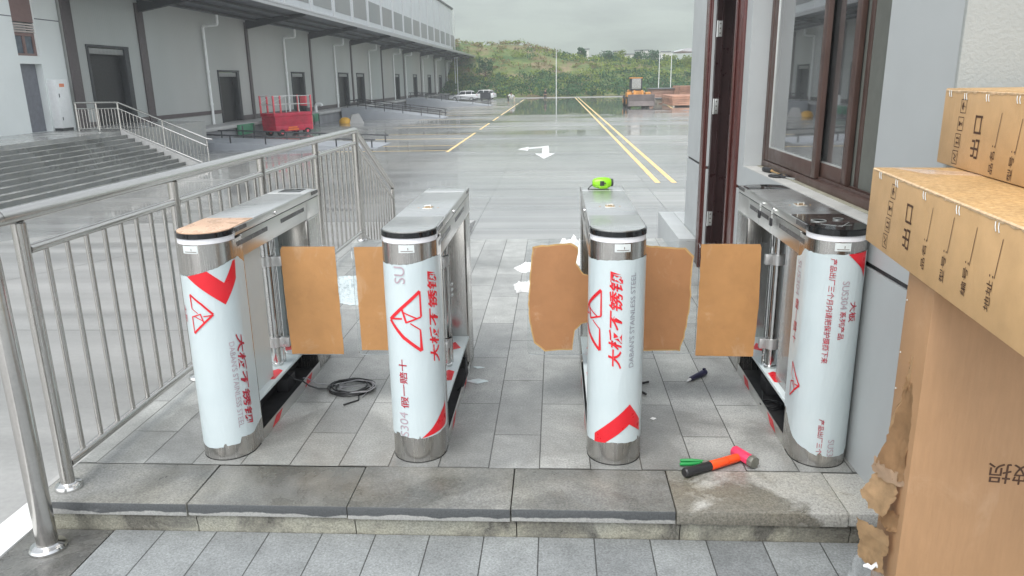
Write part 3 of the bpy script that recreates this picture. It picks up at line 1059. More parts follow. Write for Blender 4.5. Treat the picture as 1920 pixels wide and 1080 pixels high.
    # wings
    for w in spec['wings']:
        wing(t, w, px)
    # sticker
    su0, su1 = spec['sticker']
    b = MB()
    n = 6
    for k in range(n):
        ua, ub = su0 + (su1 - su0) * k / n, su0 + (su1 - su0) * (k + 1) / n
        b.quad(wrap(ua, 0.910, .0009), wrap(ub, 0.910, .0009), wrap(ub, 0.941, .0009), wrap(ua, 0.941, .0009))
    st = b.build('sticker', 'sticker', t)
    um = (su0 + su1) / 2
    bm = flat_bm([stroke((su0 + 0.008, 0.9165), (su1 - 0.006, 0.9165), 0.0022), stroke((um + 0.006, 0.921), (um + 0.006, 0.930), 0.0025)], 0.01)
    place_bm(bm, 'printed_line', 'ink', st, lambda x, y: wrap(x, y, 0.0016))
    film(t, spec)
    return t

def film(t, spec):
    u0, u1 = spec['film_u']
    rr = random.Random(spec['x'] * 100)
    n = 110
    cols = []
    for k in range(n + 1):
        u = u0 + (u1 - u0) * k / n
        nz = lambda q, sd: noise.noise((u * q, sd, spec['x'] * 9))
        jt = 0.006 * nz(14, 1.0) + 0.003 * nz(70, 2.0)
        jb = 0.011 * nz(10, 3.0) + 0.0045 * nz(45, 4.0) + (0.012 if nz(22, 6.0) > 0.42 else 0)
        top, bot = lerp_list(spec['film_top'], u) + jt, lerp_list(spec['film_bot'], u) + jb
        cols.append([(u, bot + (top - bot) * j / 10) for j in range(11)])
    bm = bmesh.new()
    g = [[bm.verts.new(wrap(u, v, 0.0014 + 0.0006 * math.sin(u * 55 + v * 9 + spec['x'] * 7) * math.sin(v * 13 + spec['x']))) for u, v in c] for c in cols]
    for a, c in zip(g, g[1:]):
        for j in range(10):
            bm.faces.new((a[j], c[j], c[j + 1], a[j + 1]))
    me = bpy.data.meshes.new('film')
    bm.to_mesh(me)
    bm.free()
    fo = link('protective_film', me, 'film', t)
    surf = lambda u, v: wrap(u, v, 0.0034)
    for kind, mat, args in spec['prints']:
        if kind == 'text':
            body, u, v, ln, hgt, rot = args[:6]
            text_on(body, 'lettering', mat, fo, surf, u, v, ln, hgt, rot, *(args[6:] or (0.0,)))
        elif kind == 'poly':
            place_bm(flat_bm(args, 0.015), 'red_chevron', mat, fo, lambda x, y: wrap(x, y, 0.003))
        elif kind == 'logo':
            place_bm(flat_bm(logo_polys(*args), 0.015), 'emblem', mat, fo, surf)
    return fo

def round_rect(x0, x1, z0, z1, r):
    pts = []
    for cx, cz, a0 in ((x1 - r, z0 + r, -90), (x1 - r, z1 - r, 0), (x0 + r, z1 - r, 90), (x0 + r, z0 + r, 180)):
        pts += [(cx + r * math.cos(R(a0 + k * 22.5)), cz + r * math.sin(R(a0 + k * 22.5))) for k in range(5)]
    return pts

def wing(t, w, px):
    """a clear acrylic swing panel held to the post by two clamps, partly masked with paper"""
    d = w['dir']
    wo = bpy.data.objects.new('wing', None)
    C.objects.link(wo)
    wo.parent = t
    wo.location = (px, 0.61, 0)
    if w.get('swing'):
        wo.rotation_euler = (0, 0, w['swing'])
    xa, xb = sorted((w['pane'][0] - px, w['pane'][1] - px))
    z0, z1 = w.get('z', (0.258, 0.812))
    b = MB()
    b.prism(round_rect(xa, xb, z0, z1, 0.022), -0.005, 0.005, axis='y')
    b.bm.normal_update()
    for f in b.bm.faces:
        f.material_index = 1 if abs(f.normal.y) < 0.7 and f.normal.z < -0.8 else 0
    b.build('pane', ['acrylic', 'acrylic_edge'], wo)
    if w.get('paper'):
        pl0 = [(x - px, zz) for x, zz in w['paper']]
        pl = []
        for k_, (p0, p1) in enumerate(zip(pl0, pl0[1:] + pl0[:1])):
            nn_ = max(1, int(math.dist(p0, p1) / 0.02))
            for j_ in range(nn_):
                f_ = j_ / nn_
                x_, z_ = p0[0] + (p1[0] - p0[0]) * f_, p0[1] + (p1[1] - p0[1]) * f_
                amp = 0.005 if w.get('rim') else 0.0022
                pl.append((x_ + amp * noise.noise((x_ * 30, z_ * 30, k_)), z_ + amp * noise.noise((x_ * 30, z_ * 30, k_ + 9))))
        b = MB()
        b.prism(pl, -0.0068, -0.0055, axis='y')
        b.build('paper_cover', w.get('mat', 'wing_paper'), wo)
        if w.get('rim'):
            cx = sum(p[0] for p in pl) / len(pl)
            cz = sum(p[1] for p in pl) / len(pl)
            b = MB()
            b.prism([(x + (x - cx) * 0.045, zz + (zz - cz) * 0.03) for x, zz in pl], -0.0054, -0.0051, axis='y')
            b.build('paper_rim', 'paper_rim', wo)
    inner = xa if abs(xa) < abs(xb) else xb
    for zc in (0.735, 0.325):
        b = MB()
        c0, c1 = sorted((0.0, inner + d * 0.03))
        b.box(c0 + (0.02 if d > 0 else 0), c1 - (0.02 if d < 0 else 0), -0.014, 0.014, zc - 0.024, zc + 0.024, 0.003)
        b.lathe([(0.031, -0.024), (0.031, 0.024)], (0, 0, zc), 20)
        for k in (0.3, 0.75):
            xs = c0 + (c1 - c0) * k if d > 0 else c1 - (c1 - c0) * k
            b.cyl((xs, -0.0145, zc), (xs, -0.018, zc), 0.005, 10)
        b.build('clamp', 'alu', wo)

HAN = '大板不锈钢'
ENG = "DABAN'S STAINLESS STEEL"
r_, dr, gp, mp = 'red_print', 'dark_red_print', 'grey_print', 'mauve_print'
T1 = turnstile(dict(label='turnstile next to the steel railing, peach cap and red chevron at its top', x=-1.435, open=1,
    top_front='peach', top_mid='steel_h', top_back='steel_l', sticker=(-0.05, 0.015), film_u=(-0.176, 0.255), panel='film', panel2='film', panel_x=0.075,
    film_top=[(-0.18, 0.81), (-0.12, 0.812), (-0.034, 0.818), (0.038, 0.838), (0.089, 0.848), (0.15, 0.868), (0.2, 0.87), (0.255, 0.83)],
    film_bot=[(-0.18, 0.062), (0.0, 0.061), (0.085, 0.064), (0.0932, 0.094), (0.157, 0.088), (0.255, 0.12)],
    wings=[dict(dir=1, pane=(0.09, 0.39), paper=[(0.127, 0.262), (0.388, 0.262), (0.384, 0.805), (0.129, 0.806), (0.118, 0.79), (0.12, 0.5)], z=(0.258, 0.81))],
    prints=[('poly', r_, [[(-0.047, 0.815), (0.038, 0.836), (0.098, 0.78), (0.151, 0.861), (0.169, 0.863), (0.161, 0.786), (0.094, 0.689)]]),
            ('logo', r_, (-0.002, 0.657, 0.66, -1)), ('text', dr, ('大板', -0.098, 0.65, 0.075, 0.026, -90, 0.01)),
            ('text', dr, (HAN, 0.142, 0.345, 0.42, 0.046, -90, 0.022, 0.22)), ('text', mp, (ENG, 0.099, 0.333, 0.385, 0.024, -90, 0.0))]))
T2 = turnstile(dict(label='turnstile with all silver cap, letters SU at upper left and red at lower right', x=-0.59, open=1,
    top_front='steel_h', top_mid='steel_h', top_back='steel_h', sticker=(-0.025, 0.037), film_u=(-0.22, 0.22), panel='clear_film', panel2='clear_film', post_x=0.05,
    film_top=[(-0.22, 0.858), (0.0, 0.864), (0.14, 0.884), (0.22, 0.87)], film_bot=[(-0.22, 0.114), (-0.05, 0.120), (0.02, 0.112), (0.15, 0.121), (0.22, 0.12)],
    wings=[dict(dir=-1, pane=(-0.383, -0.06), paper=[(-0.365, 0.283), (-0.12, 0.283), (-0.12, 0.805), (-0.368, 0.802)], z=(0.258, 0.828)),
           dict(dir=1, pane=(0.10, 0.40), swing=R(-84), paper=[(0.12, 0.27), (0.39, 0.27), (0.39, 0.80), (0.12, 0.80)])],
    prints=[('logo', r_, (-0.018, 0.628, 1.0)), ('text', r_, (HAN, 0.108, 0.632, 0.395, 0.052, 90, 0.022, 0.22)), ('text', mp, ('SU', -0.028, 0.820, 0.07, 0.045, 90, 0.0)),
            ('text', mp, ('S304', -0.045, 0.175, 0.11, 0.040, 90, 0.0)), ('text', dr, ('假一赔十', -0.036, 0.357, 0.215, 0.036, 90, 0.01)),
            ('poly', r_, [[(0.027, 0.113), (0.072, 0.15), (0.129, 0.209), (0.174, 0.242), (0.184, 0.154), (0.156, 0.137), (0.045, 0.117)]])]))
T3 = turnstile(dict(label='turnstile carrying the lime green tool on its cap, with wings to both sides', x=0.245, open=-1,
    top_front='steel_h', top_mid='steel_h', top_back='steel_h', sticker=(-0.02, 0.042), film_u=(-0.22, 0.22), panel='clear_film', panel2='clear_film', post_x=-0.03,
    film_top=[(-0.22, 0.866), (0.03, 0.879), (0.22, 0.879)], film_bot=[(-0.22, 0.086), (-0.04, 0.100), (0.22, 0.104)],
    wings=[dict(dir=-1, pane=(-0.385, -0.06), rim=1, mat='wing_paper_dark', z=(0.262, 0.826),
                paper=[(-0.30, 0.288), (-0.17, 0.296), (-0.16, 0.39), (-0.125, 0.425), (-0.075, 0.44), (-0.07, 0.655), (-0.12, 0.665), (-0.155, 0.715), (-0.145, 0.79), (-0.18, 0.812), (-0.35, 0.795), (-0.362, 0.68), (-0.372, 0.52), (-0.368, 0.43), (-0.345, 0.33)]),
           dict(dir=1, pane=(0.06, 0.42), rim=1, mat='wing_paper_dark', z=(0.27, 0.822),
                paper=[(0.10, 0.292), (0.345, 0.292), (0.365, 0.38), (0.38, 0.50), (0.383, 0.66), (0.385, 0.745), (0.35, 0.785), (0.20, 0.792), (0.165, 0.80), (0.150, 0.70), (0.105, 0.635), (0.095, 0.50)])],
    prints=[('logo', r_, (-0.138, 0.628, 1.0)), ('text', r_, (HAN, -0.011, 0.632, 0.405, 0.052, 90, 0.022, 0.22)), ('text', gp, (ENG, 0.056, 0.629, 0.392, 0.022, 90, 0.0)),
            ('poly', r_, [[(-0.094, 0.131), (0.055, 0.272), (0.114, 0.190), (0.116, 0.137), (0.0553, 0.182), (-0.044, 0.1005), (-0.094, 0.094)]])]))
T4 = turnstile(dict(label='turnstile against the guardhouse wall, black reader cap with two keys in its side', x=1.095, open=-1,
    top_front='black_gloss', top_mid='steel_h', top_back='black_gloss', sticker=(-0.042, 0.016), film_u=(-0.275, 0.19), panel='clear_film', panel2='paint_wall', panel_x=-0.08, post_x=-0.07,
    film_top=[(-0.275, 0.845), (-0.225, 0.862), (-0.19, 0.894), (-0.09, 0.893), (-0.014, 0.897), (0.19, 0.909)],
    film_bot=[(-0.275, 0.19), (-0.22, 0.16), (-0.194, 0.131), (-0.121, 0.088), (-0.049, 0.061), (-0.016, 0.052), (0.19, 0.045)],
    wings=[dict(dir=-1, pane=(-0.43, -0.10), paper=[(-0.427, 0.262), (-0.155, 0.258), (-0.145, 0.5), (-0.152, 0.79), (-0.158, 0.808), (-0.425, 0.810)], z=(0.258, 0.812))],
    prints=[('text', dr, ('产品出厂三个月内请把保护膜撕下来', -0.040, 0.668, 0.425, 0.024, -90, 0.008)), ('text', mp, ('SUS304', 0.011, 0.737, 0.112, 0.027, -90, 0.0)),
            ('text', dr, ('系列产品', 0.0105, 0.615, 0.115, 0.024, -90, 0.008)), ('text', dr, ('大板', 0.052, 0.668, 0.082, 0.034, -90, 0.012)),
            ('text', dr, ('产品出厂三个', -0.027, 0.139, 0.155, 0.022, -90, 0.008)), ('text', mp, ('SUS3', 0.017, 0.091, 0.074, 0.026, -90, 0.0)),
            ('text', mp, ('SUS304', -0.228, 0.765, 0.145, 0.040, -90, 0.0)), ('text', dr, ('假一赔十', -0.220, 0.585, 0.19, 0.038, -90, 0.01)),
            ('logo', r_, (-0.172, 0.335, 0.60, -1)), ('poly', r_, [[(0.009, 0.898), (0.10, 0.904), (0.10, 0.80), (0.075, 0.838)]])]))
# hasps on the lids
def hasp(t, y, x=0.0):
    b = MB()
    b.box(x - 0.024, x + 0.024, y - 0.03, y + 0.03, 0.9906, 0.993, 0.0008)
    b.box(x - 0.02, x + 0.02, y - 0.022, y + 0.026, 0.9931, 0.9945, mi=1)
    b.tube([(x - 0.013, y - 0.012, 0.9945), (x - 0.013, y - 0.012, 1.002), (x + 0.013, y - 0.008, 1.003), (x + 0.013, y - 0.008, 0.9945)], 0.003, 8)
    for s in (-1, 1):
        b.cyl((x + s * 0.045, y, 0.9906), (x + s * 0.045, y, 0.9925), 0.003, 8, 1)
    b.build('hasp', ['zinc', 'brass'], t)
for t in (T2, T3, T4):
    hasp(t, 0.585)
b = MB()
b.box(-0.06, 0.06, 1.12, 1.24, 0.9913, 0.9925, 0.0005)
b.build('reader_window', 'black_gloss', T1)
# reader rings, key pads and keys of the one by the wall
b = MB()
b.lathe([(0.030, 0.0), (0.030, 0.0012), (0.024, 0.0014), (0.024, 0.0)], (-0.045, 0.20, 0.9916), 28)
b.lathe([(0.020, 0.0), (0.020, 0.0012), (0.016, 0.0014), (0.016, 0.0)], (0.045, 0.24, 0.9916), 28)
for a, c in (((-0.06, 0.13), (0.0, 0.07)), ((0.0, 0.07), (0.06, 0.16)), ((-0.005, 0.09), (0.05, 0.10))):
    b.prism(stroke(a, c, 0.002), 0.9916, 0.9922)
b.build('reader_marking', 'zinc', T4)
for y in (0.56, 0.76):
    b = MB()
    x = -RAD
    b.cyl((x, y, 0.970), (x - 0.008, y, 0.970), 0.007, 14)
    b.box(x - 0.020, x - 0.012, y - 0.001, y + 0.001, 0.955, 0.974)
    b.tube([(x - 0.016, y, 0.95), (x - 0.018, y - 0.012, 0.938), (x - 0.018, y + 0.012, 0.938), (x - 0.016, y, 0.95)], 0.0012, 6)
    b.box(x - 0.024, x - 0.014, y - 0.014, y + 0.014, 0.902, 0.938, 0.004, mi=1)
    b.box(x - 0.020, x - 0.018, y - 0.004, y + 0.004, 0.868, 0.904)
    b.build('key', ['zinc', 'black'], T4)
# sockets on the rear column of the second gate
b = MB()
for zz in (0.44, 0.47, 0.50):
    b.cyl((0.03, 1.0495, zz), (0.03, 1.03, zz), 0.006, 10)
b.build('plug_socket', 'white_paint', T2)

# ---- cables
def coil(name, label, cx, cy, z0, r, turns, mat, tail, seed, rad=0.0042, lead=None):
    rr = random.Random(seed)
    pts = list(lead or [])
    n = int(turns * 26)
    for k in range(n):
        a = 2 * math.pi * k / 26 + 2.6
        q = r * (1 + 0.13 * math.sin(a * 0.37 + seed) + 0.05 * math.sin(a * 1.7))
        pts.append((cx + q * 1.15 * math.cos(a) + 0.012 * math.sin(k * 0.05), cy + q * math.sin(a), z0 + rad + 0.0022 * (k / 26) * 2 + 0.002 * math.sin(a * 2 + k)))
    pts += tail
    b = MB()
    b.tube(pts, rad, 8)
    return tag(b.build(name, mat), label, 'cable')
coil('cable', 'black cable trailing out of a turnstile base and coiled on the floor beside it', -1.075, 3.63, 0.0, 0.095, 4.6, 'cable', [(-1.02, 3.56, 0.006), (-1.0, 3.48, 0.005), (-1.06, 3.42, 0.005)], 1,
     lead=[(-1.39, 3.58, 0.10), (-1.37, 3.56, 0.10), (-1.345, 3.57, 0.075), (-1.318, 3.59, 0.060), (-1.29, 3.60, 0.03), (-1.25, 3.615, 0.008), (-1.19, 3.62, 0.006)])
coil('cable', 'thin grey cable looped together with the black coil on the floor', -1.05, 3.62, 0.012, 0.075, 2.2, 'grey_cable', [(-0.99, 3.66, 0.012), (-0.975, 3.60, 0.006), (-0.99, 3.52, 0.005)], 4, 0.0032,
     lead=[(-1.33, 3.63, 0.06), (-1.318, 3.64, 0.058), (-1.27, 3.66, 0.02), (-1.2, 3.665, 0.008), (-1.13, 3.66, 0.01)])
coil('cable', 'black cable coiled inside the open base trough by the guardhouse wall', 1.039, 3.42, 0.0125, 0.038, 4.0, 'cable', [(1.04, 3.6, 0.02)], 7, 0.004)
b = MB()
for k in range(3):
    b.tube([(-0.535 + 0.004 * k, 3.78, 0.05), (-0.50, 3.76 + 0.01 * k, 0.13), (-0.474, 3.70, 0.15 - 0.01 * k), (-0.466 + 0.004 * k, 3.62, 0.10), (-0.475, 3.58 - 0.012 * k, 0.056), (-0.505, 3.55, 0.03)], 0.0055, 8)
tag(b.build('cable', 'cable'), 'black cable loop hanging over the base lip beside the wide free passage', 'cable')
b = MB()
b.tube([(0.30, 3.70, 0.03), (0.38, 3.71, 0.02), (0.44, 3.70, 0.012), (0.485, 3.735, 0.008)], 0.006, 8)
b.tube([(0.30, 3.66, 0.04), (0.38, 3.66, 0.028), (0.42, 3.62, 0.01), (0.455, 3.575, 0.007)], 0.006, 8)
b.tube([(0.31, 3.72, 0.05), (0.375, 3.74, 0.04), (0.42, 3.80, 0.008)], 0.004, 8)
tag(b.build('cable', 'cable'), 'short loose black cable ends sticking out under the brown masked wing', 'cable')

# ================================================================== RAILING on the left
XR = -1.96
rl = thing('railing', 'stainless steel railing with upright bars along the left edge of the platform', 'railing', (XR, 2.61, 0))
P = lambda y: y - 2.61
YE, YS = 7.40, 8.93
slope = -0.76 / (YS - YE)
posts = [2.61, 3.76, 4.95, 6.13, 7.40]
b = MB()
bend = [(0.03, P(2.40), LOW + 0.02), (0.028, P(2.405), 0.45), (0.02, P(2.41), 0.98), (0.012, P(2.418), 1.04), (0.006, P(2.435), 1.085), (0, P(2.465), 1.108), (0, P(2.51), 1.114)]
b.tube(bend, [0.037, 0.037, 0.036, 0.034, 0.032, 0.031, 0.0305], 20)
b.build('end_post', 'rail', rl)
b = MB()
b.tube([(0, P(2.511), 1.114), (0, P(7.36), 1.10), (0, P(7.41), 1.092), (0, P(7.45), 1.07), (0, P(YS + 0.02), 1.10 + slope * (YS + 0.02 - YE))], 0.0305, 20)
b.build('top_rail', 'rail', rl)
for y in posts:
    b = MB()
    b.cyl((0, P(y), 0.0), (0, P(y), 1.082), 0.0255 if y < 7 else 0.03, 20)
    b.build('post', 'steel', rl)
    b = MB()
    b.lathe([(0.052, 0.0), (0.052, 0.010), (0.047, 0.018), (0.032, 0.022), (0.027, 0.026)], (0, P(y), 0.0025), 28)
    b.build('flange', 'chrome', rl)
b = MB()
b.lathe([(0.066, 0.0), (0.066, 0.010), (0.060, 0.018), (0.044, 0.022), (0.038, 0.026)], (0.03, P(2.40), LOW + 0.0005), 28)
b.build('flange', 'chrome', rl)
b = MB()
b.cyl((0, P(YS), -0.752), (0, P(YS), 1.07 + slope * (YS - YE)), 0.0255, 16)
b.build('post', 'steel', rl)
for ya, yb in zip(posts, posts[1:]):
    for zc, rr_ in ((0.978, 0.019), (0.098, 0.019)):
        b = MB()
        b.cyl((0, P(ya) + 0.026, zc), (0, P(yb) - 0.026, zc), rr_, 16)
        b.build('cross_rail', 'rail', rl)
    for k in range(1, 9):
        y = ya + (yb - ya) * (k - 0.05) / 8.9
        b = MB()
        b.cyl((0, P(y), 0.114), (0, P(y), 0.962), 0.0105, 12)
        b.build('baluster', 'steel', rl)
for zc in (0.965, 0.085):
    b = MB()
    b.cyl((0, P(YE) + 0.03, zc + slope * 0.03), (0, P(YS) - 0.02, zc + slope * (YS - YE - 0.02)), 0.019, 14)
    b.build('cross_rail', 'rail', rl)
for k in range(1, 12):
    y = YE + (YS - YE) * k / 12
    b = MB()
    b.cyl((0, P(y), 0.10 + slope * (y - YE)), (0, P(y), 0.95 + slope * (y - YE)), 0.0105, 10)
    b.build('baluster', 'steel', rl)

# ================================================================== CARTONS on the right
AB = R(-6.5)
def carton(name, label, loc, dx, dy, dz, mats, grp, top=None):
    t = thing(name, label, 'carton', loc, AB, grp)
    b = MB()
    b.box(0, dx, -dy, 0, 0, dz, 0.004)
    b.bm.normal_update()
    for f in b.bm.faces:
        f.material_index = 1 if f.normal.z > 0.9 else 0
    o = b.build('board', mats, t)
    return t, o
def icon_polys(kind, s):
    h = s / 2
    w = s * 0.055
    P4 = [(-h, -h), (h, -h), (h, h), (-h, h)]
    out = [stroke(P4[i], P4[(i + 1) % 4], w) for i in range(4)]
    q = lambda *p: [(x * s, y * s) for x, y in p]
    if kind == 0:      # umbrella
        out += [q((-0.32, 0.02), (0.32, 0.02), (0.2, 0.22), (0, 0.3), (-0.2, 0.22)), stroke((0, 0.02 * s), (0, -0.28 * s), w), stroke((0, -0.28 * s), (-0.1 * s, -0.3 * s), w)]
    elif kind == 1:    # glass
        out += [q((-0.2, 0.32), (0.2, 0.32), (0.12, 0.02), (-0.12, 0.02)), stroke((0, 0.02 * s), (0, -0.25 * s), w * 1.4), stroke((-0.16 * s, -0.27 * s), (0.16 * s, -0.27 * s), w * 1.5)]
    elif kind == 2:    # two arrows up
        for cx in (-0.18, 0.18):
            out += [q((cx - 0.13, 0.08), (cx + 0.13, 0.08), (cx, 0.32)), stroke((cx * s, 0.08 * s), (cx * s, -0.2 * s), w * 1.4)]
        out += [stroke((-0.34 * s, -0.28 * s), (0.34 * s, -0.28 * s), w * 1.3)]
    else:              # hook in carton
        out += [stroke((-0.3 * s, -0.3 * s), (-0.1 * s, 0.2 * s), w * 1.4), stroke((-0.1 * s, 0.2 * s), (0.05 * s, -0.2 * s), w * 1.4), stroke((0.05 * s, -0.2 * s), (0.3 * s, 0.3 * s), w * 1.4),
                stroke((0.1 * s, -0.28 * s), (0.34 * s, -0.28 * s), w)]
    return out
def printed_side(t, board, zb, dz, icons, chk, lines, staples):
    surf = lambda u, v: (-0.0012, -u, v - zb)
    for k, (u, v) in enumerate(icons):
        bm = flat_bm(icon_polys(k, 0.036), 0.05)
        rot = lambda x, y, u=u, v=v: surf(u - y, v + x)
        place_bm(bm, 'handling_mark', 'ink', board, rot)
    text_on('出口', 'lettering', 'ink', board, surf, chk[0], chk[1], 0.112, 0.052, 90, 0.008)
    for (u, v0, v1), (body, ut, vt) in lines:
        place_bm(flat_bm([stroke((u, v0), (u - 0.012, v1), 0.0022)], 0.05), 'printed_line', 'ink', board, surf)
        text_on(body, 'lettering', 'ink', board, surf, ut, vt, 0.072, 0.024, 90, 0.004)
    b = MB()
    dzt = dz - 0.0025
    prev = None
    for k in range(150):
        u = 0.01 + k * 0.0068
        w_ = 0.005 + 0.005 * noise.noise((u * 40, 1.0, zb)) + 0.003 * noise.noise((u * 160, 2.0, zb))
        w2 = 0.006 + 0.006 * noise.noise((u * 30, 5.0, zb)) + 0.003 * noise.noise((u * 150, 7.0, zb))
        cur = [(-0.0009, -u, dzt - max(0.001, w_)), (-0.0016, -u, dzt - 0.001), (0.001, -u, dzt + 0.0014), (max(0.002, w2), -u, dzt + 0.0011)]
        if prev:
            for j in range(3):
                b.quad(prev[j], cur[j], cur[j + 1], prev[j + 1])
        prev = cur
    bmesh.ops.remove_doubles(b.bm, verts=b.bm.verts[:], dist=0.00005)
    b.build('worn_edge', 'paper_fibre', board)
    for u, v in staples:
        b = MB()
        for d in (-0.008, 0.006):
            p = surf(u + d, v)
            b.tube([(p[0], p[1], p[2] - 0.009), (p[0] - 0.0012, p[1] + 0.003, p[2]), (p[0], p[1] + 0.006, p[2] + 0.009)], 0.0011, 6)
        b.build('staple', 'zinc', board)
ZB1, ZB2, ZB3 = 1.08, 1.297, 1.512
ctop = ['carton', 'carton_top']
grp = 'cardboard cartons stacked by the guardhouse'
t2_, bd = carton('carton', 'long printed carton laid flat, overhanging the upright one below', (0.917, 2.256, ZB1 + 0.001), 0.85, 1.03, ZB2 - ZB1 - 0.003, ctop, grp)
printed_side(t2_, bd, ZB1, 0.215, [(0.212, 1.254), (0.2, 1.207), (0.194, 1.161), (0.186, 1.116)], (0.347, 1.186),
             [((0.5, 1.259, 1.177), ('品名：', 0.477, 1.146)), ((0.625, 1.259, 1.178), ('型号：', 0.599, 1.146)), ((0.742, 1.26, 1.179), ('编号：', 0.716, 1.149)), ((0.856, 1.26, 1.182), ('地址：', 0.829, 1.150))],
             [(0.09, 1.281), (0.235, 1.278), (0.442, 1.277), (0.643, 1.277), (0.83, 1.277)])
b = MB()
b.prism([(0.05, -0.02), (0.30, -0.16), (0.36, -0.24), (0.09, -0.16)], 0.2142, 0.2150)
b.build('packing_tape', 'tape', t2_)
t3_, bd = carton('carton', 'topmost printed carton of the stack, shifted towards the wall', (1.142, 2.357, ZB2), 0.7, 0.95, ZB3 - ZB2, ctop, grp)
printed_side(t3_, bd, ZB2, 0.213, [(0.15, 1.466), (0.144, 1.418), (0.138, 1.372), (0.134, 1.325)], (0.258, 1.390),
             [((0.39, 1.459, 1.372), ('品名：', 0.369, 1.342)), ((0.5, 1.45, 1.366), ('型号：', 0.476, 1.338)), ((0.62, 1.45, 1.37), ('编号：', 0.6, 1.338))],
             [(0.05, 1.498), (0.16, 1.492), (0.30, 1.492), (0.47, 1.492)])
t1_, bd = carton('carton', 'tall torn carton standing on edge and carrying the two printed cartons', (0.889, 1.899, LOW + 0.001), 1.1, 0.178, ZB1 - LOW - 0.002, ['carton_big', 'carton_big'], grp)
surf1 = lambda u, v: (u, -0.178 - 0.0012, v - LOW)
text_on('破损', 'lettering', 'ink', bd, surf1, 0.228, 0.621, 0.108, 0.054, 180, 0.006)
# torn flaps hanging off its narrow side
def to_local(p, t=t1_):
    d = Vector(p) - Vector(t.location)
    c, s = math.cos(-AB), math.sin(-AB)
    return (d.x * c - d.y * s, d.x * s + d.y * c, d.z)
def torn_sheet(name, rows, mat, th=0.004):
    b = MB()
    A = np.array(rows, float)
    nr, ncl = (A.shape[0] - 1) * 7 + 1, (A.shape[1] - 1) * 7 + 1
    G = np.zeros((nr, ncl, 3))
    for i in range(nr):
        fi = min(i / 7, A.shape[0] - 1.001)
        i0, ti = int(fi), fi - int(fi)
        for j in range(ncl):
            fj = min(j / 7, A.shape[1] - 1.001)
            j0, tj = int(fj), fj - int(fj)
            p = (A[i0, j0] * (1 - ti) * (1 - tj) + A[i0 + 1, j0] * ti * (1 - tj) + A[i0, j0 + 1] * (1 - ti) * tj + A[i0 + 1, j0 + 1] * ti * tj)
            q = Vector(p)
            d = noise.noise_vector(q * 22) * 0.006 + noise.noise_vector(q * 70) * 0.0022
            if i in (0, nr - 1) or j in (0, ncl - 1):
                d += noise.noise_vector(q * 160) * 0.006
            G[i, j] = q + d
    g = [[b.bm.verts.new(to_local(p)) for p in r] for r in G]
    for a, c in zip(g, g[1:]):
        for k in range(len(a) - 1):
            b.bm.faces.new((a[k], a[k + 1], c[k + 1], c[k]))
    r = bmesh.ops.solidify(b.bm, geom=b.bm.faces[:], thickness=th)
    return b.build(name, mat, t1_)
torn_sheet('torn_flap', [[(0.876, 1.80, 0.885), (0.886, 1.79, 0.892)], [(0.868, 1.805, 0.82), (0.881, 1.795, 0.83)], [(0.862, 1.81, 0.75), (0.874, 1.80, 0.76)], [(0.853, 1.82, 0.68), (0.864, 1.80, 0.67)], [(0.853, 1.82, 0.63), (0.858, 1.80, 0.62)]], 'carton_torn', 0.003)
torn_sheet('torn_flap', [[(0.868, 1.80, 0.80), (0.874, 1.77, 0.83), (0.876, 1.755, 0.84)], [(0.857, 1.81, 0.70), (0.866, 1.78, 0.71), (0.873, 1.75, 0.72)], [(0.846, 1.83, 0.62), (0.860, 1.785, 0.615), (0.872, 1.748, 0.62)],
                         [(0.838, 1.84, 0.56), (0.856, 1.79, 0.55), (0.871, 1.745, 0.57)]], 'carton_fold', 0.003)
torn_sheet('torn_flap', [[(0.842, 1.84, 0.545), (0.858, 1.80, 0.55), (0.866, 1.77, 0.555)], [(0.822, 1.85, 0.50), (0.846, 1.80, 0.50), (0.858, 1.76, 0.51)], [(0.812, 1.86, 0.475), (0.828, 1.82, 0.445), (0.842, 1.77, 0.45)]], 'carton_torn', 0.003)
torn_sheet('torn_flap', [[(0.852, 1.80, 0.46), (0.868, 1.76, 0.47), (0.874, 1.745, 0.475)], [(0.848, 1.81, 0.42), (0.862, 1.77, 0.41), (0.872, 1.745, 0.42)]], 'carton_fold', 0.003)
torn_sheet('torn_flap', [[(0.812, 1.85, 0.40), (0.838, 1.80, 0.405), (0.860, 1.76, 0.40)], [(0.815, 1.85, 0.365), (0.842, 1.805, 0.36), (0.862, 1.755, 0.355)], [(0.828, 1.85, 0.33), (0.844, 1.81, 0.325), (0.858, 1.77, 0.33)], [(0.824, 1.85, 0.285), (0.840, 1.81, 0.28), (0.856, 1.76, 0.285)]], 'carton_torn', 0.003)
torn_sheet('clear_tape', [[(0.82, 1.848, 0.29), (0.838, 1.80, 0.285), (0.856, 1.755, 0.29)], [(0.80, 1.85, 0.20), (0.82, 1.80, 0.19), (0.845, 1.75, 0.20)], [(0.785, 1.85, 0.10), (0.81, 1.80, 0.09), (0.83, 1.75, 0.10)]], 'clear_film', 0.001)
torn_sheet('clear_tape', [[(0.838, 1.845, 0.585), (0.856, 1.79, 0.58), (0.875, 1.742, 0.59)], [(0.832, 1.848, 0.545), (0.853, 1.79, 0.54), (0.875, 1.742, 0.555)]], 'tape', 0.001)
b = MB()
for zz in (1.0, 0.86, 0.76, 0.66):
    p = to_local((0.893, 1.885, zz))
    b.tube([(p[0] - 0.001, p[1], p[2]), (p[0] - 0.006, p[1], p[2] + 0.003), (p[0] - 0.001, p[1], p[2] + 0.008)], 0.0022, 6)
b.build('staple', 'zinc', t1_)
b = MB()
rows = [(0.0, 0.012), (0.02, 0.018), (0.045, 0.014), (0.06, 0.006)]
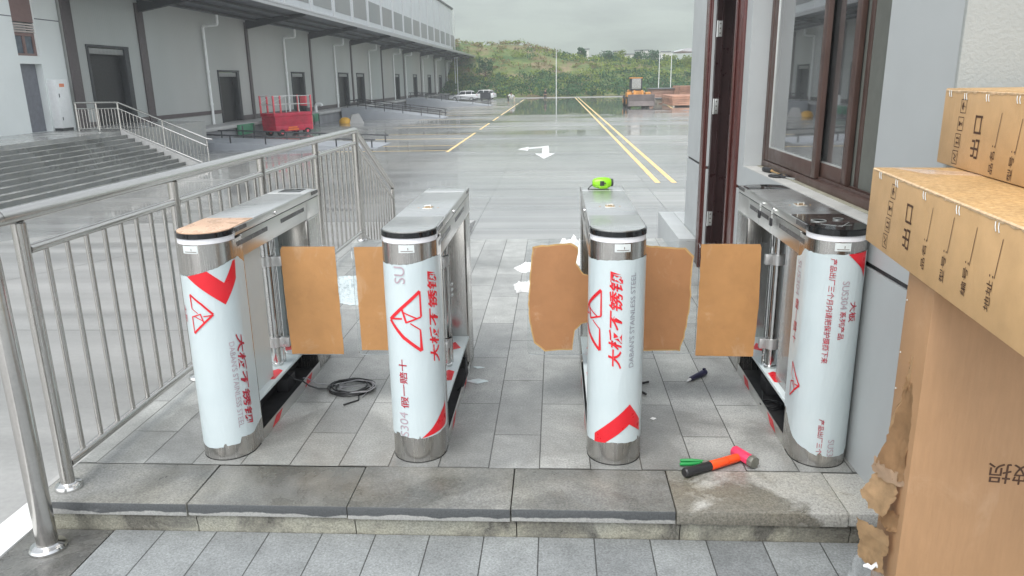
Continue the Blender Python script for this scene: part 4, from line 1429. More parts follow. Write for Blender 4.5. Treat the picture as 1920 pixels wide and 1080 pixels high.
b.tube([(0.822 + 0.009 * k, 1.80 - 0.004 * k, 0.285 + 0.005 * k * (k % 2)) for k in range(5)], [0.003, 0.007, 0.006, 0.0075, 0.003], 7)
tag(b.build('foam_scrap', 'poly'), 'small white foam scrap caught in the torn carton edge', 'scrap')

# ================================================================== TOOLS AND LITTER
# sledge hammer on the kerb
hm = thing('hammer', 'club hammer with orange and black grip and pink painted head', 'hammer', (0.512, 2.752, 0.0035))
hd = math.atan2(2.915 - 2.752, 0.80 - 0.512)
hm.rotation_euler = (0, 0, hd)
HL = 0.325
b = MB()
b.tube([(0, 0, 0.021), (0.006, 0, 0.021), (0.05, 0, 0.019), (0.13, 0, 0.0185), (0.135, 0, 0.0185)], [0.017, 0.0205, 0.018, 0.0195, 0.017], 16)
b.build('grip', 'black', hm)
b = MB()
b.tube([(0.131, 0, 0.0185), (0.136, 0, 0.0185), (0.20, 0, 0.0185), (0.214, 0, 0.0185), (0.2145, 0, 0.0185), (0.218, 0, 0.0185), (0.2185, 0, 0.0185), (0.26, 0, 0.0185), (0.285, 0, 0.0185), (0.293, 0, 0.0185)],
       [0.017, 0.0195, 0.0185, 0.0185, 0.016, 0.016, 0.0185, 0.0185, 0.017, 0.010], 18)
b.build('shaft', 'orange', hm)
b = MB()
a8 = [(0.024 * math.cos(R(22.5 + 45 * k)), 0.024 * math.sin(R(22.5 + 45 * k)) + 0.0245) for k in range(8)]
b.prism([(0.30 + x, zz) for x, zz in a8], -0.05, 0.045, axis='y', bev=0.003)
hh = b.build('head', 'pink', hm)
b = MB()
a8 = [(0.0255 * math.cos(R(22.5 + 45 * k)), 0.0255 * math.sin(R(22.5 + 45 * k)) + 0.0255) for k in range(8)]
b.prism([(0.30 + x, zz) for x, zz in a8], -0.078, -0.0505, axis='y', bev=0.004)
b.build('striking_face', 'raw_steel', hm)
# pliers
pl = thing('pliers', 'pair of pliers with a green handle lying beside the hammer', 'pliers', (0.516, 2.878, 0.0035), R(-5))
b = MB()
b.tube([(0, 0, 0.008), (0.004, 0, 0.008), (0.05, 0.004, 0.009), (0.092, 0.0, 0.009), (0.096, 0, 0.009)], [0.004, 0.0075, 0.008, 0.007, 0.005], 12)
b.build('handle', 'tool_green', pl)
b = MB()
b.tube([(0.08, -0.012, 0.008), (0.04, -0.026, 0.008), (0.0, -0.030, 0.008), (-0.004, -0.03, 0.008)], [0.006, 0.0075, 0.0075, 0.004], 12)
b.build('handle', 'tool_green', pl)
b = MB()
b.prism([(0.09, -0.012), (0.115, -0.016), (0.16, -0.008), (0.185, -0.002), (0.16, 0.008), (0.115, 0.010), (0.09, 0.006)], 0.003, 0.014, bev=0.002)
b.cyl((0.122, -0.003, 0.0139), (0.122, -0.003, 0.0165), 0.006, 14)
b.build('jaw', 'raw_steel', pl)
# marker / knife with navy grip
pk = thing('utility_knife', 'small tool with navy blue grip and pale tip on the paving', 'knife', (0.687, 3.741, 0.0015), math.atan2(0.121, 0.126))
b = MB()
b.tube([(0.028, 0, 0.013), (0.032, 0, 0.013), (0.07, 0, 0.0145), (0.14, 0, 0.017), (0.158, 0, 0.0175), (0.164, 0, 0.0175)], [0.008, 0.012, 0.0135, 0.0165, 0.0165, 0.011], 16)
b.box(0.14, 0.156, -0.006, 0.006, 0.030, 0.042, 0.002)
b.build('grip', 'navy', pk)
b = MB()
b.tube([(0.0, 0, 0.008), (0.012, 0, 0.010), (0.0279, 0, 0.012)], [0.003, 0.007, 0.008], 12)
b.build('tip', 'white_paint', pk)
# lime power tool on the third gate
pt = thing('power_tool', 'lime green electric tool lying on a silver turnstile cap', 'power tool', (0.232, 4.00, 0.9918), R(4))
pt.scale = (0.78, 0.78, 0.78)
b = MB()
prof = [(0.0, 0.018), (0.01, 0.030), (0.035, 0.037), (0.07, 0.038), (0.095, 0.034), (0.108, 0.026)]
b.tube([(-0.052 + x * 1.15, 0, 0.040) for x, r in prof], [r for x, r in prof], 20)
b.box(-0.01, 0.05, -0.034, 0.03, 0.003, 0.03, 0.008)
b.build('shell', 'lime', pt)
b = MB()
b.tube([(0.0725, 0, 0.041), (0.085, 0, 0.041), (0.088, 0, 0.041)], [0.0262, 0.0262, 0.018], 18)
b.build('nose', 'black', pt)
b = MB()
b.box(-0.006, 0.024, -0.0405, -0.030, 0.024, 0.056, 0.004)
b.box(0.024, 0.034, -0.040, -0.030, 0.034, 0.046, 0.003)
b.build('trigger', 'black', pt)
b = MB()
b.tube([(-0.05, 0.0, 0.03), (-0.075, -0.01, 0.012), (-0.085, -0.03, 0.004), (-0.06, -0.045, 0.004), (0.0, -0.05, 0.004), (0.05, -0.047, 0.004)], 0.0035, 8)
b.build('cord', 'black', pt)
# screwdriver and scissors on the sill
sd = thing('screwdriver', 'screwdriver with dark ribbed handle lying on the window sill', 'screwdriver', (1.262, 4.70, 0.9887), R(-76))
b = MB()
b.tube([(0, 0, 0.016), (0.006, 0, 0.016), (0.04, 0, 0.016), (0.085, 0, 0.016), (0.095, 0, 0.016)], [0.010, 0.016, 0.0165, 0.014, 0.009], 8)
b.build('handle', 'black', sd)
b = MB()
b.tube([(0.096, 0, 0.016), (0.104, 0, 0.015), (0.115, 0, 0.013), (0.20, 0, 0.006), (0.25, 0, 0.0045)], [0.009, 0.008, 0.0035, 0.0035, 0.0035], 10)
b.build('shaft', 'brass', sd)
sc = thing('scissors', 'open scissors with two black ring handles on the sill', 'scissors', (1.275, 4.47, 0.9887), R(-74))
for s in (-1, 1):
    b = MB()
    ring = [(0.035 + 0.045 * math.cos(2 * math.pi * k / 20), s * 0.030 + 0.026 * math.sin(2 * math.pi * k / 20), 0.0065) for k in range(21)]
    b.tube(ring, 0.006, 8, cap=False)
    b.tube([(0.078, s * 0.024, 0.0065), (0.11, s * 0.006, 0.006)], 0.0055, 8)
    b.build('handle', 'black', sc)
b = MB()
b.prism([(0.10, 0.010), (0.125, 0.012), (0.21, -0.012), (0.215, -0.016), (0.12, -0.006)], 0.003, 0.0055)
b.prism([(0.10, -0.010), (0.125, -0.012), (0.21, 0.014), (0.215, 0.018), (0.12, 0.006)], 0.006, 0.0085)
b.build('blade', 'zinc', sc)

# crumpled white plastic on the platform
def crumple(name, label, pts, h, seed, mat='poly', cat='plastic bag'):
    """a crumpled sheet with the given outline: puckered height field over the polygon"""
    rr = random.Random(seed)
    cx = sum(p[0] for p in pts) / len(pts)
    cy = sum(p[1] for p in pts) / len(pts)
    b = MB()
    n, rings = 84, 20
    out = []
    for k in range(n):
        f = k / n * len(pts)
        i = int(f)
        a, c = pts[i % len(pts)], pts[(i + 1) % len(pts)]
        out.append((a[0] + (c[0] - a[0]) * (f - i), a[1] + (c[1] - a[1]) * (f - i)))
    g = []
    for j in range(rings + 1):
        q = 1 - j / rings
        row = []
        for (x, y) in out:
            X, Y = cx + (x - cx) * q * (1 + 0.16 * noise.noise((x * 22, y * 22, seed + 7))), cy + (y - cy) * q * (1 + 0.16 * noise.noise((x * 22, y * 22, seed + 7)))
            z = 0.002 + (0 if j == 0 else h * (0.30 + 1.5 * abs(noise.noise((X * 9, Y * 9, seed))) + 0.9 * abs(noise.noise((X * 26, Y * 26, seed + 3)))) * min(1, 0.25 + 0.75 * j / 6))
            row.append(b.bm.verts.new((X, Y, z)))
        g.append(row)
    for a, c in zip(g, g[1:]):
        for k in range(n):
            b.bm.faces.new((a[k], a[(k + 1) % n], c[(k + 1) % n], c[k]))
    b.bm.faces.new(g[-1])
    o = b.build(name, mat, smooth=False)
    return tag(o, label, cat)
crumple('plastic_bag', 'large crumpled clear plastic sheet behind the lone turnstile with two brown wings', [(-0.02, 6.95), (0.30, 7.15), (0.62, 6.9), (0.88, 6.7), (0.8, 5.9), (0.5, 6.0), (0.20, 6.3), (0.0, 6.6)], 0.12, 3)
crumple('plastic_bag', 'white plastic bag on the paving, the farther of two beside the brown paper', [(-0.36, 6.22), (-0.15, 6.40), (0.0, 6.3), (-0.1, 6.1), (-0.28, 6.08)], 0.05, 5)
crumple('plastic_bag', 'white plastic bag on the paving, the nearer of two beside the brown paper', [(-0.33, 5.68), (-0.17, 5.75), (-0.06, 5.6), (-0.16, 5.42), (-0.24, 5.50), (-0.30, 5.46)], 0.05, 8)
crumple('film_scrap', 'peeled white film lying crumpled between two masked wings', [(-1.80, 5.95), (-1.60, 6.0), (-1.50, 5.5), (-1.40, 5.12), (-1.60, 5.20), (-1.72, 5.5)], 0.03, 11, 'film', 'film scrap')
crumple('film_scrap', 'thin film strip on the tiles near the cable loop', [(-0.49, 3.74), (-0.42, 3.77), (-0.36, 3.74), (-0.42, 3.71)], 0.006, 13, 'film', 'film scrap')
crumple('film_scrap', 'tiny film flake on the tiles beyond the thin film strip', [(-0.47, 3.95), (-0.43, 3.96), (-0.40, 3.94), (-0.44, 3.92)], 0.004, 15, 'film', 'film scrap')
crumple('paper_scrap', 'tiny white scrap on a tile in front of the short cable ends', [(0.44, 3.30), (0.455, 3.315), (0.47, 3.30), (0.455, 3.285)], 0.006, 17, 'poly', 'scrap')

# ================================================================== WAREHOUSE on the left
XW = -22.0
Y0, Y1 = 34.5, 168.6
wh = thing('warehouse', 'long grey ribbed warehouse with dark dock doors under a continuous canopy', 'building', (XW, Y0, LOT))
def wb(mb, x0, x1, y0, y1, z0, z1, bev=0.0, mi=0):
    mb.box(x0 - XW, x1 - XW, y0 - Y0, y1 - Y0, z0 - LOT, z1 - LOT, bev, mi)
doors = [(36.0, 39.4, -0.33, 3.33), (50.0, 53.2, -0.95, 2.30), (64.2, 67.4, -0.95, 2.30), (78.3, 81.9, -0.95, 2.33), (85.5, 88.8, -0.95, 2.33), (105.9, 109.0, -0.95, 2.33),
         (119.8, 123.0, -0.95, 2.33), (133.6, 136.8, -0.95, 2.33), (146.6, 149.8, -0.95, 2.33), (160.6, 163.6, -0.95, 2.33)]
b = MB()
y = Y0
for (ya, yb, za, zb) in doors:
    wb(b, XW - 0.45, XW, y, ya, LOT, 6.3)
    wb(b, XW - 0.45, XW, ya, yb, zb, 6.3)
    wb(b, XW - 0.45, XW, ya, yb, LOT, za - 0.002)
    y = yb
wb(b, XW - 0.45, XW, y, Y1, LOT, 6.3)
wb(b, -60, XW - 0.45, Y1 - 0.4, Y1, LOT, 15.8)
b.build('wall', 'cladding', wh)
b = MB()
wb(b, XW - 0.45, XW + 0.03, Y0, Y1, 6.32, 15.8)
b.build('upper_wall', 'upper_panel', wh)
b = MB()
wb(b, -60, XW + 0.25, Y0 - 0.3, Y1 + 0.3, 15.81, 16.15)
b.build('roof', 'beam', wh)
for (ya, yb, za, zb) in doors:
    d = bpy.data.objects.new('door', None)
    C.objects.link(d)
    d.parent = wh
    d.location = (0, ya - Y0, za - LOT)
    w, h = yb - ya, zb - za
    b = MB()
    b.box(-0.36, -0.30, 0.02, w - 0.02, 0.0, h - 0.02)
    for k in range(1, 7):
        b.box(-0.30, -0.285, 0.1, w - 0.12, h * k / 7 - 0.02, h * k / 7 + 0.02)
    b.build('leaf', 'door_dark', d)
    b = MB()
    b.box(-0.30, 0.05, -0.12, 0.06, 0.0, h - 0.001, 0.01)
    b.box(-0.30, 0.05, w - 0.30, w + 0.12, 0.0, h - 0.001, 0.01)
    b.box(-0.30, 0.06, -0.13, w + 0.13, h + 0.001, h + 0.12, 0.01)
    b.build('frame', 'beam', d)
    b = MB()
    b.box(-0.28, -0.02, 0.08, w - 0.32, h - 0.30, h - 0.03, 0.02)
    b.build('roller_box', 'louvre', d)
for yy in (34.75, 41.0, 55.3, 69.6, 83.6, 98.2, 112.5, 126.8, 141.0, 155.0):
    b = MB()
    wd = 0.34 if yy < 45 else 0.22
    wb(b, XW + 0.002, XW + 0.10, yy - wd, yy + wd, LOT, 5.7, 0.01)
    b.build('pilaster', 'pilaster', wh)
b = MB()
y = Y0
for (ya, yb, za, zb) in doors:
    wb(b, XW + 0.001, XW + 0.05, y, ya - 0.13, -0.95 if y > 40 else -0.33, -0.62 if y > 40 else -0.10)
    y = yb + 0.13
b.build('skirting', 'pilaster', wh)
# facade windows and mullions
k = 0
yy = 36.0
while yy < 166:
    b = MB()
    wb(b, XW + 0.032, XW + 0.06, yy, yy + 5.7, 8.3, 10.6)
    b.build('facade_window', 'louvre', wh)
    b = MB()
    wb(b, XW + 0.031, XW + 0.16, yy + 6.1, yy + 6.45, 6.33, 15.8)
    b.build('mullion', 'mullion', wh)
    if k % 2 == 0:
        b = MB()
        wb(b, XW + 0.031, XW + 0.5, yy - 0.35, yy - 0.18, 6.5, 7.2)
        b.build('bracket', 'pilaster', wh)
    yy += 7.15
    k += 1
# canopy
cn = bpy.data.objects.new('canopy', None)
C.objects.link(cn)
cn.parent = wh
def cz(x):
    return 5.75 + (x - XW) / 4.6 * 0.42
b = MB()
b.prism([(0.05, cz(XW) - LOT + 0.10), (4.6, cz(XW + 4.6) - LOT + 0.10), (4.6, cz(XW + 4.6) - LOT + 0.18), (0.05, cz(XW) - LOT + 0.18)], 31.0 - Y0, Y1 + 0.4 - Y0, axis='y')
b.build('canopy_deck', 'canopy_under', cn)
b = MB()
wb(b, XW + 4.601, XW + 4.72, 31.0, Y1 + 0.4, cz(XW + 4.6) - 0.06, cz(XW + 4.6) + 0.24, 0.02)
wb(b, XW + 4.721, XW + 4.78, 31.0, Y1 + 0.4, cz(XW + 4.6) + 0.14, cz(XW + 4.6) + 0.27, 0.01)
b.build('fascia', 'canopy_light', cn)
for x in (XW + 0.9, XW + 2.1, XW + 3.3):
    b = MB()
    wb(b, x - 0.07, x + 0.07, 31.2, Y1 + 0.2, cz(x) - 0.08, cz(x) + 0.05)
    b.build('purlin', 'beam', cn)
for yy in (34.75, 41.0, 55.3, 69.6, 83.6, 98.2, 112.5, 126.8, 141.0, 155.0, 168.2):
    b = MB()
    b.prism([(0.1, cz(XW) - LOT - 0.50), (4.45, cz(XW + 4.45) - LOT - 0.12), (4.45, cz(XW + 4.45) - LOT + 0.08), (0.1, cz(XW) - LOT + 0.08)], yy - 0.13 - Y0, yy + 0.13 - Y0, axis='y')
    b.build('beam', 'beam', cn)
for yy in (48.2, 62.6, 76.9, 91.2, 105.0, 113.4, 128.2, 142.6, 157.0):
    b = MB()
    x = 0.16
    zt = 5.55 - LOT
    b.tube([(x, yy - Y0, 1.0), (x, yy - Y0, zt - 0.65), (x + 0.03, yy - Y0, zt - 0.58), (x + 0.10, yy - Y0, zt - 0.54), (x + 0.85, yy - Y0, zt - 0.50), (x + 0.92, yy - Y0, zt - 0.46), (x + 0.95, yy - Y0, zt - 0.36), (x + 0.95, yy - Y0, zt + 0.1)], 0.085, 10)
    for zz in (2.2, 4.2):
        b.cyl((x, yy - Y0, zz), (x, yy - Y0, zz + 0.14), 0.105, 10)
    b.build('downpipe', 'pvc', wh)

# annex at the near end of the warehouse
XA = -22.12
an = thing('annex_building', 'pale annex with brown panel, louvred window and grey steel door', 'building', (XA, 20.0, LOT))
def ab(mb, x0, x1, y0, y1, z0, z1, bev=0.0, mi=0):
    mb.box(x0 - XA, x1 - XA, y0 - 20, y1 - 20, z0 - LOT, z1 - LOT, bev, mi)
b = MB()
ab(b, XA - 0.5, XA, 14, 31.34, LOT, 16)
ab(b, XA - 0.5, XA, 31.34, 32.72, LOT, -0.334)
ab(b, XA - 0.5, XA, 31.34, 32.72, 2.5, 2.82)
ab(b, XA - 0.5, XA, 32.72, 34.38, LOT, 16)
ab(b, XA - 0.5, XA - 0.44, 31.34, 32.72, 2.82, 16)
b.build('wall', 'annex', an)
b = MB()
ab(b, XA - 0.36, XA - 0.30, 31.341, 32.719, -0.33, 2.499)
b.build('door', 'annex_door', an)
b = MB()
ab(b, XA - 0.15, XA - 0.06, 31.341, 32.719, 4.18, 15.9)
b.build('panel', 'annex_brown', an)
b = MB()
for k in range(4):
    ab(b, XA - 0.17, XA - 0.07, 31.345, 32.715, 3.77 + 0.10 * k, 3.82 + 0.10 * k)
b.build('louvre', 'louvre_blade', an)
b = MB()
for (ya, yb, za, zb) in ((31.345, 32.715, 2.821, 2.92), (31.345, 32.715, 3.62, 3.75), (31.345, 31.45, 2.921, 3.619), (31.95, 32.10, 2.921, 3.619), (32.58, 32.715, 2.921, 3.619)):
    ab(b, XA - 0.2, XA - 0.12, ya, yb, za, zb)
b.build('window_frame', 'annex_brown', an)
b = MB()
ab(b, XA - 0.19, XA - 0.17, 31.35, 32.71, 2.85, 3.7)
b.build('pane', 'dim_glass', an)
b = MB()
ab(b, XA + 0.001, XA + 0.006, 14, 31.33, 4.33, 4.37)
ab(b, XA + 0.001, XA + 0.006, 32.73, 34.37, 4.33, 4.37)
b.build('joint_line', 'canopy_under', an)
# switch cabinet
cb = thing('switch_cabinet', 'tall white switch cabinet with an orange plate beside the grey door', 'cabinet', (XA, 33.0, -0.325))
b = MB()
b.box(0.004, 0.42, -0.2, 0.62, 0.10, 2.18, 0.015)
b.build('case', 'white_paint', cb)
b = MB()
b.box(0.03, 0.39, -0.17, 0.59, 0.0, 0.0995)
b.build('plinth', 'beam', cb)
b = MB()
for k in range(4):
    b.box(0.4205, 0.423, 0.02 + 0.085 * k, 0.09 + 0.085 * k, 1.86, 2.0)
b.build('orange_plate', 'orange_lab', cb)
b = MB()
b.box(0.4205, 0.44, -0.12, -0.08, 1.42, 1.58, 0.004)
b.build('handle', 'beam', cb)
b = MB()
b.box(0.4205, 0.44, -0.12, -0.08, 0.44, 0.58, 0.004)
b.build('handle', 'beam', cb)

# landing and wide stairs up to the annex
b = MB()
ZL = -0.33
b.box(XA + 0.001, -18.62, 14, 40.0, LOT - 0.05, ZL)
b.bm.normal_update()
struct(b.build('landing', 'step_top'))
b = MB()
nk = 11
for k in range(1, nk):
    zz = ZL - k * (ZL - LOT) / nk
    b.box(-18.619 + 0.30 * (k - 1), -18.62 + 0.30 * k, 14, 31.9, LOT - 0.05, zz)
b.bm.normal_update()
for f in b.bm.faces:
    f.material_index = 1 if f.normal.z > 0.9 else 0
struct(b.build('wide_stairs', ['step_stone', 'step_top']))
b = MB()
b.prism([(-18.6, LOT - 0.05), (-15.0, LOT - 0.05), (-15.0, LOT + 0.12), (-15.4, LOT + 0.22), (-18.6, ZL + 0.06)], 31.91, 32.12, axis='y')
struct(b.build('stair_cheek', 'dock'))
sr = thing('stair_railing', 'stainless railing running down the wide stairs in front of the annex', 'railing', (-18.62, 32.0, ZL))
top = 1.20
pA, pB, pC = (-3.3, 0.02), (0.0, 0.0), (3.75, 0.0)
zd = LOT - ZL
b = MB()
b.tube([(-1.9, 0.0, top), (-0.05, 0, top), (0.05, 0, top - 0.01), (3.72, 0, top + zd + 0.05), (3.95, 0, top + zd + 0.02)], 0.04, 10)
b.build('top_rail', 'rail', sr)
for x0, x1, n in ((-1.9, 0.0, 13), (0.0, 3.7, 24)):
    f = (lambda x: 0.0) if x0 < 0 else (lambda x: zd * x / 3.7)
    for zz in (0.95, 0.12):
        b = MB()
        b.cyl((x0, 0, zz + f(x0)), (x1, 0, zz + f(x1)), 0.026, 8)
        b.build('cross_rail', 'rail', sr)
    for k in range(1, n):
        x = x0 + (x1 - x0) * k / n
        b = MB()
        b.cyl((x, 0, 0.12 + f(x)), (x, 0, 0.95 + f(x)), 0.016, 6)
        b.build('baluster', 'rail', sr)
for x in (-1.85, -0.95, 0.0, 1.85, 3.7):
    f = zd * max(0, x) / 3.7
    b = MB()
    b.cyl((x, 0, f + 0.02), (x, 0, top + f), 0.034, 10)
    b.build('post', 'rail', sr)

# loading dock with its edge, bumpers, vents
b = MB()
b.box(XW + 0.001, -20.4, 40.01, Y1 - 1, LOT - 0.05, -1.16, mi=1)
b.box(XW + 0.001, -20.25, 40.01, Y1 - 1, -1.159, -0.955, 0.02)
struct(b.build('loading_dock', ['dock', 'dock_dark']))
def bumper(y, w, label):
    t = thing('dock_bumper', label, 'bumper', (-20.25, y, -1.65), 0, 'green dock bumpers below the dock doors')
    b = MB()
    b.box(0.001, 0.22, 0, w, 0.02, 0.66, 0.03)
    b.build('pad', 'green', t)
    b = MB()
    for yy in (0.2, w - 0.35):
        b.box(0.2205, 0.26, yy, yy + 0.15, -0.25, 0.6, 0.02)
    b.build('strap', 'beam', t)
bumper(47.9, 2.4, 'green dock bumper left of the red lift')
bumper(62.7, 1.9, 'green dock bumper right of the red lift')
b = MB()
b.tube([(-20.7, 65.9, -0.96), (-20.7, 65.9, -0.45), (-20.66, 65.9, -0.34), (-20.55, 65.9, -0.28), (-20.3, 65.9, -0.28), (-20.2, 65.9, -0.33), (-20.16, 65.9, -0.45)], 0.13, 12)
tag(b.build('vent_pipe', 'pvc'), 'white gooseneck vent pipe standing on the dock edge', 'pipe')

# ramps from the dock down into the yard, each with low rails
def ramp(y0, y1, x1, z0, label, heights=(0.32, 0.68)):
    t = thing('dock_ramp', label, 'ramp', (-20.2, y0, LOT), 0, 'rendered ramps leading down from the dock')
    L = x1 + 20.2
    h = z0 - LOT
    b = MB()
    b.prism([(0.0, -0.04), (L, -0.04), (L, 0.04), (1.2, h), (0.0, h)], 0, y1 - y0, axis='y')
    b.build('body', 'ramp', t)
    for side in (0.12, y1 - y0 - 0.12):
        f = lambda x: h if x < 1.2 else h + (0.04 - h) * (x - 1.2) / (L - 1.2)
        b = MB()
        for dz in heights:
            b.tube([(0.4, side, h + dz), (1.2, side, h + dz), (L - 0.1, side, 0.04 + dz)], 0.04, 8)
        b.build('rail', 'beam', t)
        for k in range(6):
            x = 0.6 + (L - 0.9) * k / 5
            b = MB()
            b.cyl((x, side, f(x) - 0.02), (x, side, f(x) + heights[-1]), 0.04, 8)
            b.build('post', 'beam', t)
ramp(40.6, 44.2, -9.6, -1.52, 'nearest dock ramp, mostly behind the railings', (0.42,))
ramp(72.0, 76.0, -10.6, -0.85, 'middle dock ramp with grey side and dark rails')
ramp(104.0, 108.5, -8.8, -0.75, 'farthest dock ramp, close to the parked white cars')

# red scissor lift
lf = thing('scissor_lift', 'red scissor lift with folded platform and grey guard rails by the dock', 'scissor lift', (-18.6, 52.6, LOT), R(62))
lf.scale = (1.22, 1.1, 1.0)
for sx_ in (-0.95, 0.95):
    for sy_ in (-0.52, 0.52):
        b = MB()
        b.cyl((sx_, sy_ - 0.1, 0.22), (sx_, sy_ + 0.1, 0.22), 0.22, 16)
        b.cyl((sx_, sy_ - 0.11, 0.22), (sx_, sy_ + 0.11, 0.22), 0.10, 12, 1)
        b.build('wheel', ['rubber', 'pink_lift'], lf)
b = MB()
b.box(-1.35, 1.35, -0.6, 0.6, 0.28, 0.66, 0.03)
b.build('chassis', 'red_lift', lf)
b = MB()
b.box(-0.5, 0.3, -0.612, -0.6005, 0.34, 0.46)
b.box(-0.45, 0.2, -0.612, -0.6005, 0.50, 0.58)
b.build('label_plate', 'orange_lab', lf)
b = MB()
for k in range(4):
    zz = 0.72 + 0.135 * k
    for s in (-1, 1):
        b.prism(stroke((-1.25 * s, zz), (1.25 * s, zz + 0.09), 0.12), s * 0.50 - 0.05, s * 0.50 + 0.05, axis='y')
b.box(-1.36, 1.36, -0.585, 0.585, 0.661, 1.279)
for k in range(3):
    b.box(-1.375, 1.375, -0.60, 0.60, 0.80 + 0.17 * k, 0.86 + 0.17 * k)
b.build('scissor_stack', 'red_lift', lf)
b = MB()
b.box(-1.42, 1.42, -0.62, 0.62, 1.28, 1.52, 0.02)
b.box(-1.30, 1.30, -0.58, 0.58, 0.70, 0.74)
b.build('platform', 'red_lift', lf)
b = MB()
b.box(1.30, 1.44, -0.58, 0.58, 0.30, 1.25, 0.02)
for k in range(4):
    b.box(1.441, 1.50, -0.35, 0.35, 0.72 + 0.13 * k, 0.77 + 0.13 * k)
b.build('ladder', 'pink_lift', lf)
b = MB()
for zz in (2.08, 2.62):
    b.tube([(-1.38, -0.58, zz), (1.38, -0.58, zz), (1.38, 0.58, zz), (-1.38, 0.58, zz), (-1.38, -0.58, zz)], 0.025, 6)
for s in (-1, 1):
    for x in (-0.5, 0.45):
        b.cyl((x, s * 0.58, 1.5), (x, s * 0.58, 2.62), 0.022, 6)
    b.tube([(-1.38, s * 0.58, 2.2), (-0.6, s * 0.58, 2.6)], 0.02, 6)
b.build('guard_rail', 'zinc', lf)
b = MB()
b.box(1.28, 1.40, -0.28, 0.28, 1.9, 2.62, 0.04)
b.build('control_box', 'pink_lift', lf)
for x in (-1.38, -0.9, 1.38):
    for s in (-1, 1):
        b = MB()
        b.box(x - 0.045, x + 0.045, s * 0.58 - 0.04, s * 0.58 + 0.04, 1.5, 2.66, 0.01)
        b.build('rail_post', 'pink_lift', lf)

# yellow hose reel / board by the middle ramp
yb_ = thing('yellow_barrow', 'small yellow machine with a beige tilted board at the dock foot', 'machine', (-18.2, 65.8, LOT), R(20))
b = MB()
b.lathe([(0.50, 0.0), (0.52, 0.15), (0.44, 0.36), (0.26, 0.48), (0.05, 0.52)], (0, 0, 0.01), 18)
b.build('body', 'yellow', yb_)
b = MB()
b.prism([(0.35, 0.0), (1.6, 0.0), (1.2, 0.82), (0.55, 0.72)], -0.35, 0.35, axis='y')
b.build('board', 'dock', yb_)

# ================================================================== VEHICLES, PEOPLE, STACKS far off in the yard
def suv(name, label, loc, rz):
    t = thing(name, label, 'car', loc, rz, 'white cars parked by the far dock')
    def loft(secs, name, mat, mi=None):
        b = MB()
        rings = [[b.bm.verts.new((x, y, z)) for (y, z) in pr] for x, pr in secs]
        for a, c in zip(rings, rings[1:]):
            n = len(a)
            for k in range(n):
                b.bm.faces.new((a[k], a[(k + 1) % n], c[(k + 1) % n], c[k]))
        b.bm.faces.new(rings[0])
        b.bm.faces.new(rings[-1][::-1])
        return b.build(name, mat, t)
    def sec(w, z0, z1, r=0.08):
        return [(-w + r, z0), (w - r, z0), (w, z0 + r), (w, z1 - r * 1.5), (w - r, z1), (-w + r, z1), (-w, z1 - r * 1.5), (-w, z0 + r)]
    loft([(-2.38, sec(0.74, 0.45, 0.78)), (-2.25, sec(0.84, 0.32, 0.90)), (-1.2, sec(0.90, 0.26, 1.02)), (0.0, sec(0.91, 0.25, 1.06)), (1.4, sec(0.91, 0.26, 1.10)), (2.15, sec(0.88, 0.32, 1.10)), (2.36, sec(0.80, 0.42, 0.95))], 'body', 'car_white')
    loft([(-1.15, sec(0.80, 1.0, 1.05, 0.03)), (-0.35, sec(0.74, 1.0, 1.56, 0.06)), (1.5, sec(0.74, 1.0, 1.60, 0.06)), (2.2, sec(0.78, 1.0, 1.12, 0.03))], 'glasshouse', 'car_glass')
    loft([(-0.55, sec(0.72, 1.555, 1.60, 0.02)), (0.2, sec(0.73, 1.57, 1.67, 0.03)), (1.4, sec(0.72, 1.57, 1.68, 0.03)), (1.85, sec(0.68, 1.50, 1.58, 0.03))], 'roof', 'car_white')
    b = MB()
    for s in (-1, 1):
        for x0, x1 in ((-0.95, -0.35), (0.35, 0.42), (1.35, 1.45)):
            b.prism([(x0, 1.04), (x0 + 0.09, 1.04), (x1 + 0.09, 1.57), (x1, 1.57)], s * 0.77 - 0.02, s * 0.77 + 0.02, axis='y')
    b.build('pillar', 'car_white', t)
    for x in (-1.42, 1.42):
        for s in (-1, 1):
            w = bpy.data.objects.new('wheel', None)
            C.objects.link(w)
            w.parent = t
            w.location = (x, s * 0.80, 0.345)
            b = MB()
            b.cyl((0, -0.11, 0), (0, 0.11, 0), 0.345, 20)
            b.build('tyre', 'rubber', w)
            b = MB()
            b.cyl((0, -0.118, 0), (0, 0.118, 0), 0.22, 14)
            b.build('rim', 'zinc', w)
    for s in (-1, 1):
        b = MB()
        b.box(-2.33, -2.2, s * 0.66 - 0.16, s * 0.66 + 0.16, 0.66, 0.82, 0.03)
        b.build('headlight', 'zinc', t)
        b = MB()
        b.box(2.22, 2.345, s * 0.72 - 0.1, s * 0.72 + 0.1, 0.82, 1.02, 0.02)
        b.build('tail_light', 'red_lift', t)
    return t
suv('parked_car', 'white sports utility car parked by the ramp, the left of two', (-15.6, 130.5, LOT), R(4))
suv('parked_car', 'white sports utility car behind the dark crate, the right of two', (-13.0, 137.5, LOT), R(-12))
b = MB()
b.box(-0.85, 0.85, -0.6, 0.6, 0.25, 1.25, 0.04)
b.box(-0.95, 0.95, -0.65, 0.65, 1.251, 1.32, 0.02)
for sx_ in (-0.6, 0.6):
    b.box(sx_ - 0.12, sx_ + 0.12, -0.5, 0.5, 0.0, 0.249)
o = b.build('crate', 'cloth_dark', loc=(-11.9, 131.2, LOT))
tag(o, 'dark lidded crate standing in front of the right white car', 'crate')

